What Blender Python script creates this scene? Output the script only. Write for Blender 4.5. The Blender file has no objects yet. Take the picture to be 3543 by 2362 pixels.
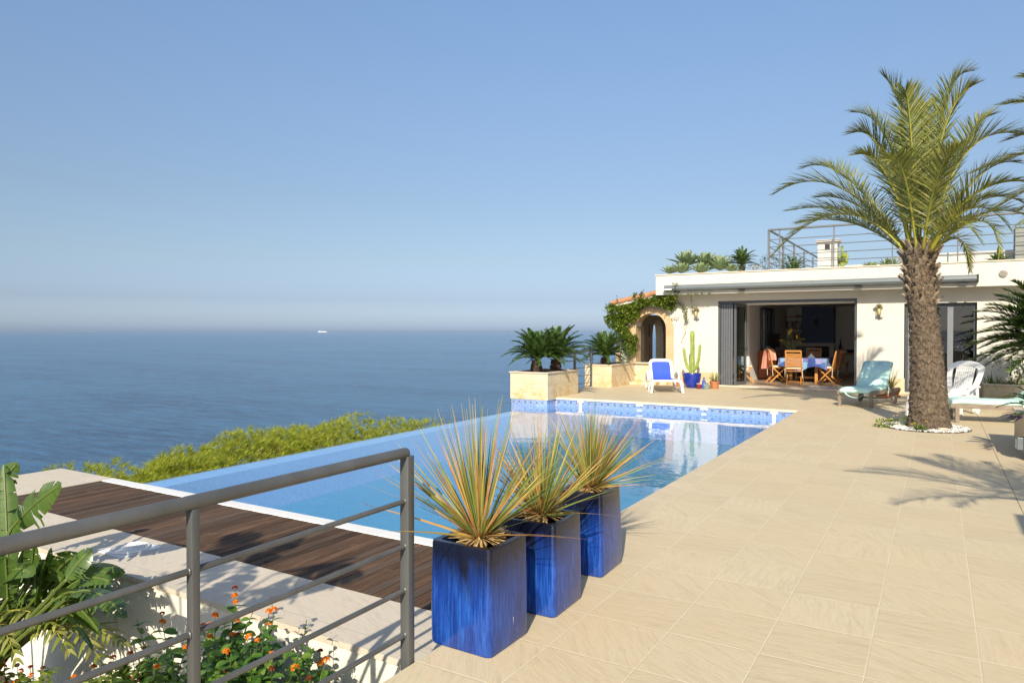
import bpy, bmesh, math, random
from mathutils import Vector as V, Matrix, Quaternion
R = math.radians
C = bpy.data.collections.new("place"); S = bpy.context.scene; S.collection.children.link(C)

# ---------------- camera ----------------
YAW, PITCH, HC = R(31.12), R(-0.83), 1.55
fwd = V((-math.sin(YAW)*math.cos(PITCH), math.cos(YAW)*math.cos(PITCH), math.sin(PITCH)))
rgt = V((math.cos(YAW), math.sin(YAW), 0)); upv = rgt.cross(fwd)
cam = bpy.data.cameras.new("camera"); camo = bpy.data.objects.new("camera", cam); C.objects.link(camo)
m = Matrix((rgt, upv, -fwd)).transposed().to_4x4(); m.translation = V((0, 0, HC)); camo.matrix_world = m
cam.sensor_width = 36; cam.lens = 2440/3543*36; cam.clip_start = .05; cam.clip_end = 200000
S.camera = camo
# ---------------- light ----------------
SEL, SX, SY = R(32.5), .316, -.949
sunv = V((SX*math.cos(SEL), SY*math.cos(SEL), math.sin(SEL)))
sl = bpy.data.lights.new("sun", 'SUN'); sl.energy = 4.3; sl.angle = R(.5); sl.color = (1, .91, .75)
so = bpy.data.objects.new("sun", sl); C.objects.link(so); so.rotation_euler = (-sunv).to_track_quat('-Z', 'Y').to_euler()
w = bpy.data.worlds.new("World"); S.world = w; w.use_nodes = True
nt = w.node_tree; nt.nodes.clear()
sky = nt.nodes.new('ShaderNodeTexSky'); sky.sky_type = 'NISHITA'; sky.sun_disc = False
sky.sun_elevation = SEL; sky.sun_rotation = math.atan2(SX, SY); sky.altitude = 50
sky.air_density = 1.0; sky.dust_density = 1.2; sky.ozone_density = 1.6
bg = nt.nodes.new('ShaderNodeBackground'); bg.inputs[1].default_value = .11
wo = nt.nodes.new('ShaderNodeOutputWorld'); tcw = nt.nodes.new('ShaderNodeTexCoord'); sxw = nt.nodes.new('ShaderNodeSeparateXYZ'); nt.links.new(tcw.outputs['Generated'], sxw.inputs[0])
rw = nt.nodes.new('ShaderNodeValToRGB'); nt.links.new(sxw.outputs[2], rw.inputs[0]); ew = rw.color_ramp.elements     # hazy, bluish horizon air
for k_, (p_, c_) in enumerate(((0., (.68, .845, 1.34)), (.0087, (.67, .83, 1.28)), (.0436, (.50, .57, .83)), (.0993, (.59, .60, .68)), (.182, (.69, .68, .70)), (.309, (.86, .86, .88)), (.42, (.98, 1.02, 1.05)))):
    if k_ > 1: ew.new(p_)
    ew[k_].position = p_
for k_, (p_, c_) in enumerate(((0., (.68, .845, 1.34)), (.0087, (.67, .83, 1.28)), (.0436, (.50, .57, .83)), (.0993, (.59, .60, .68)), (.182, (.69, .68, .70)), (.309, (.86, .86, .88)), (.42, (.98, 1.02, 1.05)))):
    ew[k_].position = p_; ew[k_].color = (*c_, 1)
mw = nt.nodes.new('ShaderNodeVectorMath'); mw.operation = 'MULTIPLY'; nt.links.new(sky.outputs[0], mw.inputs[0]); nt.links.new(rw.outputs[0], mw.inputs[1]); nt.links.new(mw.outputs[0], bg.inputs[0]); nt.links.new(bg.outputs[0], wo.inputs[0])
S.view_settings.view_transform = 'Standard'; S.view_settings.look = 'None'
S.view_settings.exposure = .6; S.view_settings.gamma = 1

# ---------------- helpers ----------------
def ray(px, py):                      # direction of a point of the photograph (3543 wide), for measuring only
    return fwd + rgt*((px-1771.5)/2440) - upv*((py-1181)/2440)
def W(px, py, Y): d = ray(px, py); return V((0, 0, HC)) + d*(Y/d.y)
def G(px, py, z=0): d = ray(px, py); return V((0, 0, HC)) + d*((z-HC)/d.z)

class MB:
    def __init__(s): s.v = []; s.f = []; s.mi = []
    def add(s, vs, fs, mi=0):
        o = len(s.v); s.v += [V(p) for p in vs]; s.f += [tuple(i+o for i in f) for f in fs]; s.mi += [mi]*len(fs); return s
    def box(s, x0, x1, y0, y1, z0, z1, mi=0, M=None):
        vs = [V((x, y, z)) for z in (z0, z1) for y in (y0, y1) for x in (x0, x1)]
        if M is not None: vs = [M @ p for p in vs]
        return s.add(vs, [(0,2,3,1),(4,5,7,6),(0,1,5,4),(2,6,7,3),(0,4,6,2),(1,3,7,5)], mi)
    def rbox(s, x0, x1, y0, y1, z0, z1, b=.01, mi=0, M=None, seg=2):
        bm = bmesh.new(); bmesh.ops.create_cube(bm, size=1)
        for v in bm.verts: v.co = V(((x0+x1)/2+v.co.x*(x1-x0), (y0+y1)/2+v.co.y*(y1-y0), (z0+z1)/2+v.co.z*(z1-z0)))
        bmesh.ops.bevel(bm, geom=list(bm.edges), offset=b, segments=seg, affect='EDGES', profile=.5)
        bm.verts.index_update()
        vs = [v.co.copy() for v in bm.verts]
        if M is not None: vs = [M @ p for p in vs]
        s.add(vs, [tuple(v.index for v in f.verts) for f in bm.faces], mi); bm.free(); return s
    def tube(s, pts, r, n=8, mi=0, cap=True):
        pts = [V(p) for p in pts]; rs = r if isinstance(r, (list, tuple)) else [r]*len(pts)
        t0 = (pts[1]-pts[0]).normalized(); a = t0.orthogonal().normalized(); vs = []
        for i, p in enumerate(pts):
            if i == 0: t = t0
            elif i == len(pts)-1: t = (pts[i]-pts[i-1]).normalized()
            else: t = ((pts[i+1]-pts[i]).normalized()+(pts[i]-pts[i-1]).normalized()).normalized()
            a = (a - t*a.dot(t)).normalized(); b = t.cross(a)
            for k in range(n):
                th = 2*math.pi*k/n; vs.append(p+(a*math.cos(th)+b*math.sin(th))*rs[i])
        fs = [(i*n+k, i*n+(k+1) % n, (i+1)*n+(k+1) % n, (i+1)*n+k) for i in range(len(pts)-1) for k in range(n)]
        if cap: fs += [tuple(reversed(range(n))), tuple(range((len(pts)-1)*n, len(pts)*n))]
        return s.add(vs, fs, mi)
    def bar(s, a, b, w_, h, mi=0, side=None):       # rectangular bar from a to b
        a = V(a); b = V(b); t = (b-a).normalized(); sd = V(side) if side else t.cross(V((0, 0, 1)))
        if sd.length < 1e-4: sd = V((1, 0, 0))
        sd = (sd - t*sd.dot(t)).normalized(); u = sd.cross(t).normalized()
        vs = [p + sd*x*w_/2 + u*y*h/2 for p in (a, b) for x, y in ((-1,-1),(1,-1),(1,1),(-1,1))]
        return s.add(vs, [(0,1,2,3),(7,6,5,4),(0,4,5,1),(1,5,6,2),(2,6,7,3),(3,7,4,0)], mi)
    def lathe(s, prof, c=(0, 0, 0), n=20, mi=0, sx=1, sy=1):
        c = V(c); vs = [c+V((r*math.cos(2*math.pi*k/n)*sx, r*math.sin(2*math.pi*k/n)*sy, z)) for r, z in prof for k in range(n)]
        fs = [(i*n+k, i*n+(k+1) % n, (i+1)*n+(k+1) % n, (i+1)*n+k) for i in range(len(prof)-1) for k in range(n)]
        fs += [tuple(reversed(range(n))), tuple(range((len(prof)-1)*n, len(prof)*n))]
        return s.add(vs, fs, mi)
    def prism(s, poly, z0, z1, mi=0):
        n = len(poly); vs = [(x, y, z0) for x, y in poly]+[(x, y, z1) for x, y in poly]
        return s.add(vs, [tuple(reversed(range(n))), tuple(range(n, 2*n))]+[(i, (i+1) % n, n+(i+1) % n, n+i) for i in range(n)], mi)
    def blade(s, p0, d, L, Wd, n=4, droop=0., fold=.0, up=(0, 0, 1), prof=None, mi=0, twist=0.):
        p = V(p0); d = V(d).normalized(); up = V(up); vs = []; k3 = fold != 0
        prof = prof or (lambda t: (1-t)**.6*min(1, .55+t*4))
        for i in range(n+1):
            t = i/n; sd = d.cross(up)
            if sd.length < 1e-3: sd = d.orthogonal()
            sd.normalize()
            if twist: sd = Quaternion(d, twist) @ sd
            nr = sd.cross(d); wd = Wd*prof(t)/2
            if k3: vs += [p-sd*wd+nr*wd*fold, p.copy(), p+sd*wd+nr*wd*fold]
            else: vs += [p-sd*wd, p+sd*wd]
            p = p + d*(L/n); d = (d+V((0, 0, -droop/n))).normalized()
        q = 3 if k3 else 2
        fs = [(i*q+j, i*q+j+1, (i+1)*q+j+1, (i+1)*q+j) for i in range(n) for j in range(q-1)]
        return s.add(vs, fs, mi)

def inv(o):
    M = Matrix.Identity(4); ch = []
    while o: ch.append(o); o = o.parent
    for x in reversed(ch): M = M @ x.matrix_basis
    return M.inverted()
def obj(name, mb, mats, parent=None, world=False, smooth=False, origin=None):
    me = bpy.data.meshes.new(name); vs = mb.v
    if parent is not None and world: iv = inv(parent); vs = [iv @ p for p in vs]
    o = bpy.data.objects.new(name, me)
    if origin is not None: og = V(origin); vs = [p-og for p in vs]; o.location = og
    me.from_pydata([tuple(p) for p in vs], [], mb.f)
    mats = mats if isinstance(mats, (list, tuple)) else [mats]
    for mt in mats: me.materials.append(mt)
    me.polygons.foreach_set('material_index', mb.mi)
    if smooth:
        me.polygons.foreach_set('use_smooth', [True]*len(me.polygons))
        if smooth != 'all':
            try: me.set_sharp_from_angle(angle=R(40))
            except Exception: pass
    me.update(); C.objects.link(o)
    if parent is not None: o.parent = parent
    return o
def tag(o, label, cat, group=None):
    o['label'] = label; o['category'] = cat
    if group: o['group'] = group
    return o
def thing(name, label, cat, loc=(0, 0, 0), rz=0., group=None):
    o = bpy.data.objects.new(name, None); C.objects.link(o); o.empty_display_size = .1
    o.location = loc; o.rotation_euler = (0, 0, rz); return tag(o, label, cat, group)
def struct(name, mb, mats, smooth=False):
    o = obj(name, mb, mats, smooth=smooth); o['kind'] = 'structure'; return o
def single(name, label, cat, mb, mats, origin, group=None, smooth=False):
    return tag(obj(name, mb, mats, origin=origin, smooth=smooth), label, cat, group)
def dup(root, loc, rz, label, group=None):
    r = root.copy(); C.objects.link(r); r.location = loc; r.rotation_euler = (0, 0, rz); r['label'] = label
    if group: r['group'] = group
    for ch in list(root.children):
        c = ch.copy(); C.objects.link(c); c.parent = r
        for g in list(ch.children): d = g.copy(); C.objects.link(d); d.parent = c
    return r

# ---------------- materials ----------------
class N:                                # small node-graph helper
    def __init__(s, name):
        s.m = bpy.data.materials.new(name); s.m.use_nodes = True; s.t = s.m.node_tree
        s.p = s.t.nodes['Principled BSDF']; s.o = s.t.nodes['Material Output']
    def n(s, typ, **kw):
        nd = s.t.nodes.new('ShaderNode'+typ)
        for k, v in kw.items():
            if k == 'ins':
                for a, b in v.items():
                    if hasattr(b, 'is_output'): s.t.links.new(b, nd.inputs[a])
                    else: nd.inputs[a].default_value = b
            else: setattr(nd, k, v)
        return nd
    def l(s, a, b): s.t.links.new(a, b)
    def math(s, op, a, b=0., c=0.):
        return s.n('Math', operation=op, ins={0: a, 1: b, 2: c}).outputs[0]
    def vmath(s, op, a, b=(0, 0, 0), sc=None):
        nd = s.n('VectorMath', operation=op, ins={0: a, 1: b})
        if sc is not None: nd.inputs['Scale'].default_value = sc
        return nd.outputs[1] if op in ('LENGTH', 'DOT_PRODUCT') else nd.outputs[0]
    def ramp(s, f, stops):
        nd = s.n('ValToRGB', ins={0: f}); e = nd.color_ramp.elements
        while len(e) < len(stops): e.new(.5)
        for x, (p, c) in zip(e, stops): x.position = p; x.color = (*c, 1) if len(c) == 3 else c
        return nd.outputs[0]
    def noise(s, vec, scale, detail=4, rough=.55, dist=0.):
        nd = s.n('TexNoise', ins={'Scale': scale, 'Detail': detail, 'Roughness': rough, 'Distortion': dist}); s.l(vec, nd.inputs['Vector']); return nd.outputs[0]
    def mix(s, f, a, b, mode='MIX'):
        nd = s.n('MixRGB', blend_type=mode); 
        for i, x in enumerate((f, a, b)):
            if hasattr(x, 'is_output'): s.l(x, nd.inputs[i])
            elif i == 0: nd.inputs[0].default_value = x
            else: nd.inputs[i].default_value = (*x, 1)
        return nd.outputs[0]
    def bump(s, h, strength=.3, dist=.01):
        nd = s.n('Bump', ins={'Strength': strength, 'Distance': dist, 'Height': h}); return nd.outputs[0]
    @property
    def pos(s): return s.n('NewGeometry').outputs['Position']
    @property
    def oc(s): return s.n('TexCoord').outputs['Object']
    @property
    def island(s): return s.n('NewGeometry').outputs['Random Per Island']
    def set(s, col=None, rough=None, **kw):
        d = {'Base Color': col, 'Roughness': rough, **kw}
        for k, v in d.items():
            if v is None: continue
            if hasattr(v, 'is_output'): s.l(v, s.p.inputs[k])
            elif isinstance(v, tuple) and len(v) == 3 and k != 'Normal': s.p.inputs[k].default_value = (*v, 1)
            else: s.p.inputs[k].default_value = v
        return s

def mix3(a, b, t): return tuple(x*(1-t)+y*t for x, y in zip(a, b))
def plain(name, col, rough=.6, var=.18, scale=6, bump=.15, bscale=90, metal=0., spec=.5, stretch=(1, 1, 1), bd=.004):
    g = N(name); p = g.vmath('MULTIPLY', g.oc, stretch)
    n1 = g.noise(p, scale, 5, .6)
    c = g.ramp(n1, [(.28, tuple(x*(1-var) for x in col)), (.72, tuple(min(1, x*(1+var*.6)) for x in col))])
    n2 = g.noise(p, bscale, 3)
    g.set(c, rough, Metallic=metal, Normal=g.bump(n2, bump, bd)); g.p.inputs['Specular IOR Level'].default_value = spec
    return g.m
def leafmat(name, stops, trans=.35, rough=.5, spec=.4, nscale=6, iw=.75):
    g = N(name); f = g.math('ADD', g.math('MULTIPLY', g.island, iw), g.math('MULTIPLY', g.noise(g.oc, nscale, 2), .35))
    c = g.ramp(f, stops); g.set(c, rough); g.p.inputs['Specular IOR Level'].default_value = spec
    tr = g.n('BsdfTranslucent'); g.l(g.mix(1., c, (1.0, 1.0, .35), 'MULTIPLY'), tr.inputs[0])
    mx = g.n('MixShader', ins={0: trans}); g.l(g.p.outputs[0], mx.inputs[1]); g.l(tr.outputs[0], mx.inputs[2]); g.l(mx.outputs[0], g.o.inputs[0])
    return g.m

TX0, TY0, TW, TH = -1.634, 4.422, .454, .4584
def tilemat(name, x0, y0, tw, th, c1, c2, grout, gw=.0035, gdark=None, vein=1.):
    g = N(name); pos = g.pos
    sx = g.n('SeparateXYZ'); g.l(pos, sx.inputs[0])
    u = g.math('DIVIDE', g.math('SUBTRACT', sx.outputs[0], x0), tw); v = g.math('DIVIDE', g.math('SUBTRACT', sx.outputs[1], y0), th)
    cx = g.math('FLOOR', u); cy = g.math('FLOOR', v)
    du = g.math('MULTIPLY', g.math('ABSOLUTE', g.math('SUBTRACT', u, g.math('ROUND', u))), tw)
    dv = g.math('MULTIPLY', g.math('ABSOLUTE', g.math('SUBTRACT', v, g.math('ROUND', v))), th)
    wob = g.math('MULTIPLY', g.math('SUBTRACT', g.noise(pos, 40, 2), .5), .002)
    dm = g.math('ADD', g.math('MINIMUM', du, dv), wob)
    gm = g.n('MapRange', ins={0: dm, 1: gw*.6, 2: gw*1.25, 3: 1., 4: 0.}).outputs[0]
    cell = g.n('CombineXYZ'); g.l(cx, cell.inputs[0]); g.l(cy, cell.inputs[1])
    wn = g.n('TexWhiteNoise', noise_dimensions='2D'); g.l(cell.outputs[0], wn.inputs[0]); rv = wn.outputs[0]
    ang = g.math('ADD', g.math('MULTIPLY', rv, 1.9), -.35)
    rot = g.n('VectorRotate', rotation_type='Z_AXIS'); g.l(pos, rot.inputs['Vector']); g.l(ang, rot.inputs['Angle'])
    off = g.vmath('ADD', rot.outputs[0], g.vmath('SCALE', wn.outputs[1], sc=17.))
    st = g.vmath('MULTIPLY', off, (2.2, 16, 1))
    vn = g.noise(st, 1.6, 7, .62, .6)
    st2 = g.vmath('MULTIPLY', off, (9, 70, 1)); vb = g.noise(st2, 1., 5, .6, 1.2)
    base = g.mix(rv, c1, c2)
    c = g.mix(1., base, g.ramp(vn, [(.25, (.86, .83, .78)), (.5, (1, 1, 1)), (.75, (1.04, .99, .93))]), 'MULTIPLY')
    c = g.mix(1., c, g.ramp(vb, [(.3, (.9, .88, .85)), (.55, (1, 1, 1))]), 'MULTIPLY')
    big = g.noise(pos, .7, 4); c = g.mix(g.ramp(big, [(.42, (0, 0, 0)), (.7, (.55, .55, .55))]), c, mix3(c1, (.62, .42, .2), .35))
    sp = g.noise(pos, 26, 2); c = g.mix(g.ramp(sp, [(.76, (0, 0, 0)), (.79, (.6, .6, .6))]), c, (.2, .13, .07))
    gc = grout
    if gdark:   # one darker expansion joint
        gx = g.math('LESS_THAN', g.math('ABSOLUTE', g.math('SUBTRACT', sx.outputs[0], gdark)), .012)
        gc = g.mix(gx, grout, (.07, .055, .045))
    gsoft = g.math('MULTIPLY', gm, g.n('MapRange', ins={0: g.noise(pos, 3, 3), 1: .3, 2: .6, 3: .45, 4: 1.}).outputs[0])
    c = g.mix(gsoft, c, gc)
    h = g.math('SUBTRACT', g.math('ADD', g.math('MULTIPLY', vb, .6*vein), g.math('MULTIPLY', vn, .7)), g.math('MULTIPLY', gm, .5))
    g.set(c, .62, Normal=g.bump(h, .55, .006)); return g.m

def mosaicmat(name, s=.026, axis='X', blues=((.05, .13, .42), (.16, .3, .66)), grout=(.55, .62, .75), accents=None, rough=.12):
    """small glass mosaic; axis: which two world axes carry the grid ('X' -> x,z ; 'Y' -> y,z ; 'Z' -> x,y)"""
    g = N(name); sx = g.n('SeparateXYZ'); g.l(g.pos, sx.inputs[0])
    a = sx.outputs[1 if axis == 'Y' else 0]; b = sx.outputs[1 if axis == 'Z' else 2]
    u = g.math('DIVIDE', a, s); v = g.math('DIVIDE', b, s); cu = g.math('FLOOR', u); cv = g.math('FLOOR', v)
    du = g.math('ABSOLUTE', g.math('SUBTRACT', u, g.math('ROUND', u))); dv = g.math('ABSOLUTE', g.math('SUBTRACT', v, g.math('ROUND', v)))
    gm = g.math('LESS_THAN', g.math('MINIMUM', du, dv), .075)
    cell = g.n('CombineXYZ'); g.l(cu, cell.inputs[0]); g.l(cv, cell.inputs[1])
    wn = g.n('TexWhiteNoise', noise_dimensions='2D'); g.l(cell.outputs[0], wn.inputs[0])
    c = g.mix(wn.outputs[0], *blues)
    if accents:
        per, ph, z0 = accents       # 2x2 dark tiles every per cells
        mu = g.math('MODULO', g.math('ADD', cu, 4000+ph), per); am = g.math('LESS_THAN', mu, 1.5)
        zz = g.math('MULTIPLY', g.math('GREATER_THAN', cv, z0-.5), g.math('LESS_THAN', cv, z0+1.5))
        c = g.mix(g.math('MULTIPLY', am, zz), c, g.mix(wn.outputs[0], (.012, .01, .03), (.06, .035, .03)))
    c = g.mix(gm, c, grout)
    g.set(c, rough, Normal=g.bump(g.math('SUBTRACT', 1., gm), .3, .002)); return g.m
# ---------------- material library ----------------
m_tile = tilemat('terrace_tile', TX0, TY0, TW, TH, (.56, .465, .305), (.60, .505, .335), (.68, .585, .41), gdark=.636)
m_tile2 = tilemat('lower_path_tile', -2.088, 2.93, .9, .46, (.56, .50, .40), (.6, .53, .43), (.5, .44, .33), vein=.6)
m_coping = tilemat('coping_tile', -2.32, 4.54, .2, .2292, (.55, .46, .31), (.6, .5, .35), (.62, .53, .38), gw=.003)
m_coping2 = tilemat('far_coping_tile', -7.6, 14.0, .33, 3., (.68, .58, .43), (.72, .62, .46), (.5, .43, .3), gw=.003)
m_white = plain('white_render', (.615, .565, .46), .8, .07, 2.5, .35, 120, bd=.003)
def mk_white():
    g = N('white_render'); p = g.pos; n = g.noise(p, 2.2, 5, .6)
    c = g.ramp(n, [(.28, (.565, .53, .455)), (.72, (.605, .57, .495))])
    st = g.noise(g.vmath('MULTIPLY', p, (7, 7, .6)), 1.2, 6, .7); c = g.mix(g.ramp(st, [(.58, (0, 0, 0)), (.75, (.28, .28, .28))]), c, (.40, .34, .25))
    g.set(c, .85, Normal=g.bump(g.noise(p, 110, 3), .35, .003)); return g.m
m_white = mk_white()
m_stucco = None
def mk_stucco():
    g = N('stained_stucco'); p = g.pos
    n = g.noise(p, 3, 5); c = g.ramp(n, [(.3, (.72, .66, .54)), (.7, (.80, .75, .63))])
    st = g.noise(g.vmath('MULTIPLY', p, (5, 5, .9)), 1.3, 6, .7)
    fine = g.noise(p, 45, 4, .7)
    k = g.math('MULTIPLY', g.ramp(st, [(.56, (0, 0, 0)), (.68, (1, 1, 1))]), g.ramp(fine, [(.45, (.1, .1, .1)), (.62, (1, 1, 1))]))
    c = g.mix(g.math('MULTIPLY', k, .75), c, (.25, .19, .11))
    g.set(c, .9, Normal=g.bump(g.noise(p, 75, 4), .6, .006)); return g.m
m_stucco = mk_stucco()
m_stone = None
def mk_stone(name, c1, c2, tw, th, x0, stain=True):
    g = N(name); p = g.pos; sx = g.n('SeparateXYZ'); g.l(p, sx.inputs[0])
    xy = g.math('ADD', sx.outputs[0], sx.outputs[1])
    uu = g.math('DIVIDE', g.math('SUBTRACT', xy, x0), tw); vv = g.math('DIVIDE', g.math('ADD', sx.outputs[2], .02), th)
    du = g.math('ABSOLUTE', g.math('SUBTRACT', uu, g.math('ROUND', uu))); dv = g.math('ABSOLUTE', g.math('SUBTRACT', vv, g.math('ROUND', vv)))
    jm = g.math('MAXIMUM', g.math('LESS_THAN', du, .005), g.math('LESS_THAN', dv, .011))
    cell = g.n('CombineXYZ'); g.l(g.math('FLOOR', uu), cell.inputs[0]); g.l(g.math('FLOOR', vv), cell.inputs[1])
    wn = g.n('TexWhiteNoise', noise_dimensions='2D'); g.l(cell.outputs[0], wn.inputs[0])
    c = g.mix(wn.outputs[0], c1, c2)
    vn = g.noise(g.vmath('MULTIPLY', p, (3, 3, 22)), 1.5, 6, .6, .5)
    c = g.mix(1., c, g.ramp(vn, [(.3, (.84, .8, .74)), (.6, (1, 1, 1))]), 'MULTIPLY')
    if stain:
        sm = g.ramp(g.noise(p, 5, 5, .65), [(.45, (0, 0, 0)), (.62, (1, 1, 1))])
        low = g.n('MapRange', ins={0: sx.outputs[2], 1: .5, 2: .05, 3: .1, 4: .9}).outputs[0]
        c = g.mix(g.math('MULTIPLY', sm, low), c, (.5, .34, .14))
    c = g.mix(jm, c, (.42, .34, .22))
    g.set(c, .6, Normal=g.bump(vn, .15, .003)); return g.m
m_stone = mk_stone('travertine_cladding', (.60, .49, .32), (.66, .56, .39), .42, .34, .1)
m_arch = mk_stone('sandstone_surround', (.52, .36, .2), (.56, .40, .23), 3., .36, .3, False)
m_plinth = mk_stone('stone_plinth', (.56, .44, .28), (.62, .5, .33), .6, .9, 0.)
m_cap = plain('planter_cap_stone', (.62, .52, .40), .6, .1, 8)
m_metal = plain('painted_grey_metal', (.13, .13, .125), .42, .3, 5, .12, 160, metal=.35, stretch=(1, 1, .3))
m_metal2 = plain('roof_railing_grey', (.13, .135, .14), .5, .12, 6, .1, metal=.1)
m_alu = plain('anthracite_frame', (.075, .082, .095), .4, .1, 6, .05, metal=.3)
m_alul = plain('light_grey_frame', (.2, .21, .22), .4, .1, 6, .05, metal=.3)
m_awn = plain('awning_casing_grey', (.155, .175, .18), .4, .06, 3, .03, metal=.2)
m_black = plain('black_plastic', (.02, .02, .02), .5, .1)
m_whitep = plain('white_plastic', (.78, .78, .77), .35, .05, 8, .03)
m_whitew = plain('weathered_white_plastic', (.80, .79, .75), .5, .1, 8, .08)
m_sling = plain('blue_sling_fabric', (.035, .085, .52), .7, .12, 12, .2, 400)
m_teal = plain('pale_teal_cushion_fabric', (.53, .77, .68), .85, .08, 5, .35, 40, bd=.006)
m_greywood = plain('weathered_grey_teak', (.24, .19, .14), .75, .4, 5, .4, 40, stretch=(6, 1.2, 6))
m_teak = plain('oiled_teak', (.50, .22, .055), .4, .3, 5, .15, 60, stretch=(1, 1, 6))
m_cab = plain('varnished_cherry_wood', (.36, .085, .015), .3, .25, 3, .1, 40, stretch=(6, 6, 1))
m_terra = plain('terracotta', (.42, .15, .06), .75, .2, 10, .3)
m_rooft = plain('terracotta_roof_tile', (.45, .21, .11), .8, .3, 6, .3)
m_soil = plain('dark_soil', (.05, .035, .022), .95, .4, 12, .8, 40, bd=.02)
m_room = plain('interior_plaster', (.78, .74, .68), .9, .04)
m_breast = plain('slate_blue_plaster', (.12, .16, .27), .9, .05)
m_rug = plain('pale_grey_mat', (.5, .5, .5), .95, .1, 20, .3)
m_cream = plain('cream_cotton', (.72, .66, .52), .9, .1, 20, .3)
m_bluegl = plain('cobalt_glazed_ceramic', (.015, .035, .30), .1, .3, 8, .1, 20)
m_trunk = plain('bark', (.16, .11, .07), .9, .4, 8, .7, 40, bd=.015)
m_edging = plain('white_pool_edging', (.74, .72, .68), .5, .06, 6, .1)

def mk_deck():
    g = N('dark_deck_boards'); p = g.pos; sx = g.n('SeparateXYZ'); g.l(p, sx.inputs[0])
    wn = g.island
    v = g.vmath('MULTIPLY', g.vmath('ADD', p, (0, 0, 0)), (30, 2.2, 1)); n = g.noise(v, 1.2, 7, .65, .4)
    c = g.ramp(n, [(.25, (.04, .024, .015)), (.55, (.10, .062, .037)), (.8, (.19, .125, .08))])
    c = g.mix(1., c, g.ramp(wn, [(0, (.55, .55, .55)), (1, (1.35, 1.25, 1.2))]), 'MULTIPLY'); c = g.mix(g.ramp(g.math('FRACT', g.math('MULTIPLY', wn, 7.3)), [(.35, (0, 0, 0)), (1, (.6, .6, .6))]), c, g.mix(g.noise(v, 2, 5), (.13, .11, .09), (.07, .046, .032)))
    wear = g.noise(p, 4, 6, .7); c = g.mix(g.ramp(wear, [(.6, (0, 0, 0)), (.74, (.5, .5, .5))]), c, (.25, .17, .12))
    g.set(c, .7, Normal=g.bump(n, .4, .004)); g.p.inputs['Specular IOR Level'].default_value = .15; return g.m
m_deck = mk_deck()

def mk_glaze():
    g = N('streaked_blue_glaze'); p = g.oc; sx = g.n('SeparateXYZ'); g.l(p, sx.inputs[0])
    st = g.noise(g.vmath('MULTIPLY', p, (1, 1, .05)), 90, 6, .75); st2 = g.noise(g.vmath('MULTIPLY', p, (1, 1, .16)), 15, 5, .65, .7)
    f = g.math('ADD', g.math('MULTIPLY', st, .62), g.math('MULTIPLY', st2, .38))
    c = g.ramp(f, [(.34, (.005, .014, .07)), (.5, (.009, .042, .24)), (.64, (.024, .11, .43)), (.8, (.09, .23, .55))])
    top = g.n('MapRange', ins={0: g.math('ADD', sx.outputs[2], g.math('MULTIPLY', g.math('SUBTRACT', st2, .5), .35)), 1: .28, 2: .45, 3: 0., 4: .97}).outputs[0]
    c = g.mix(top, c, (.006, .007, .014))
    fl = g.ramp(g.noise(p, 120, 1), [(.80, (0, 0, 0)), (.82, (.5, .5, .5))]); c = g.mix(fl, c, (.3, .25, .28))
    g.set(c, g.math('ADD', g.math('MULTIPLY', st, .12), .1), Normal=g.bump(f, .25, .003)); return g.m
m_glaze = mk_glaze()

def schlick(g, nrm=None, f0=.02, k=1.):
    ge = g.n('NewGeometry'); nn = nrm if nrm is not None else ge.outputs['Normal']
    c = g.math('ABSOLUTE', g.vmath('DOT_PRODUCT', nn, ge.outputs['Incoming'])); return g.math('MINIMUM', g.math('ADD', g.math('MULTIPLY', g.math('POWER', g.math('MAXIMUM', g.math('SUBTRACT', 1., c), 0.), 5.), (1-f0)*k), f0), 1.)
def mk_water():
    g = N('pool_water'); p = g.pos
    n1 = g.noise(g.vmath('MULTIPLY', p, (1, 1.5, 1)), 2.2, 2, .5); n2 = g.noise(p, 12, 2, .5)
    far = g.n('SeparateXYZ'); g.l(p, far.inputs[0])
    amp = g.ramp(g.noise(p, .35, 2), [(.35, (.25, .25, .25)), (.65, (1, 1, 1))])
    h = g.math('MULTIPLY', g.math('ADD', g.math('MULTIPLY', n1, .5), g.math('MULTIPLY', n2, .16)), amp)
    nb = g.bump(h, .42, .022)
    gl = g.n('BsdfGlossy', ins={'Roughness': .0, 'Color': (1, 1, 1, 1)}); tr = g.n('BsdfTransparent', ins={0: (.82, .94, .98, 1)})
    g.l(nb, gl.inputs['Normal']); fr = schlick(g, nb)
    mx = g.n('MixShader'); g.l(fr, mx.inputs[0]); g.l(tr.outputs[0], mx.inputs[1]); g.l(gl.outputs[0], mx.inputs[2]); g.l(mx.outputs[0], g.o.inputs[0])
    return g.m
m_water = mk_water()

def mk_glass(name, tint=(.75, .85, .82), ior=1.5):
    g = N(name); gl = g.n('BsdfGlossy', ins={'Roughness': .01}); tr = g.n('BsdfTransparent', ins={0: (*tint, 1)})
    fr = schlick(g, None, .05+(ior-1.5)*.2); mx = g.n('MixShader')
    g.l(fr, mx.inputs[0]); g.l(tr.outputs[0], mx.inputs[1]); g.l(gl.outputs[0], mx.inputs[2]); g.l(mx.outputs[0], g.o.inputs[0]); return g.m
m_glass = mk_glass('door_glass', (.45, .52, .5), 1.6)
m_glassd = mk_glass('dark_window_glass', (.09, .10, .10), 1.7)
m_clear = mk_glass('clear_lamp_glass', (.92, .9, .8), 1.4)

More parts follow.
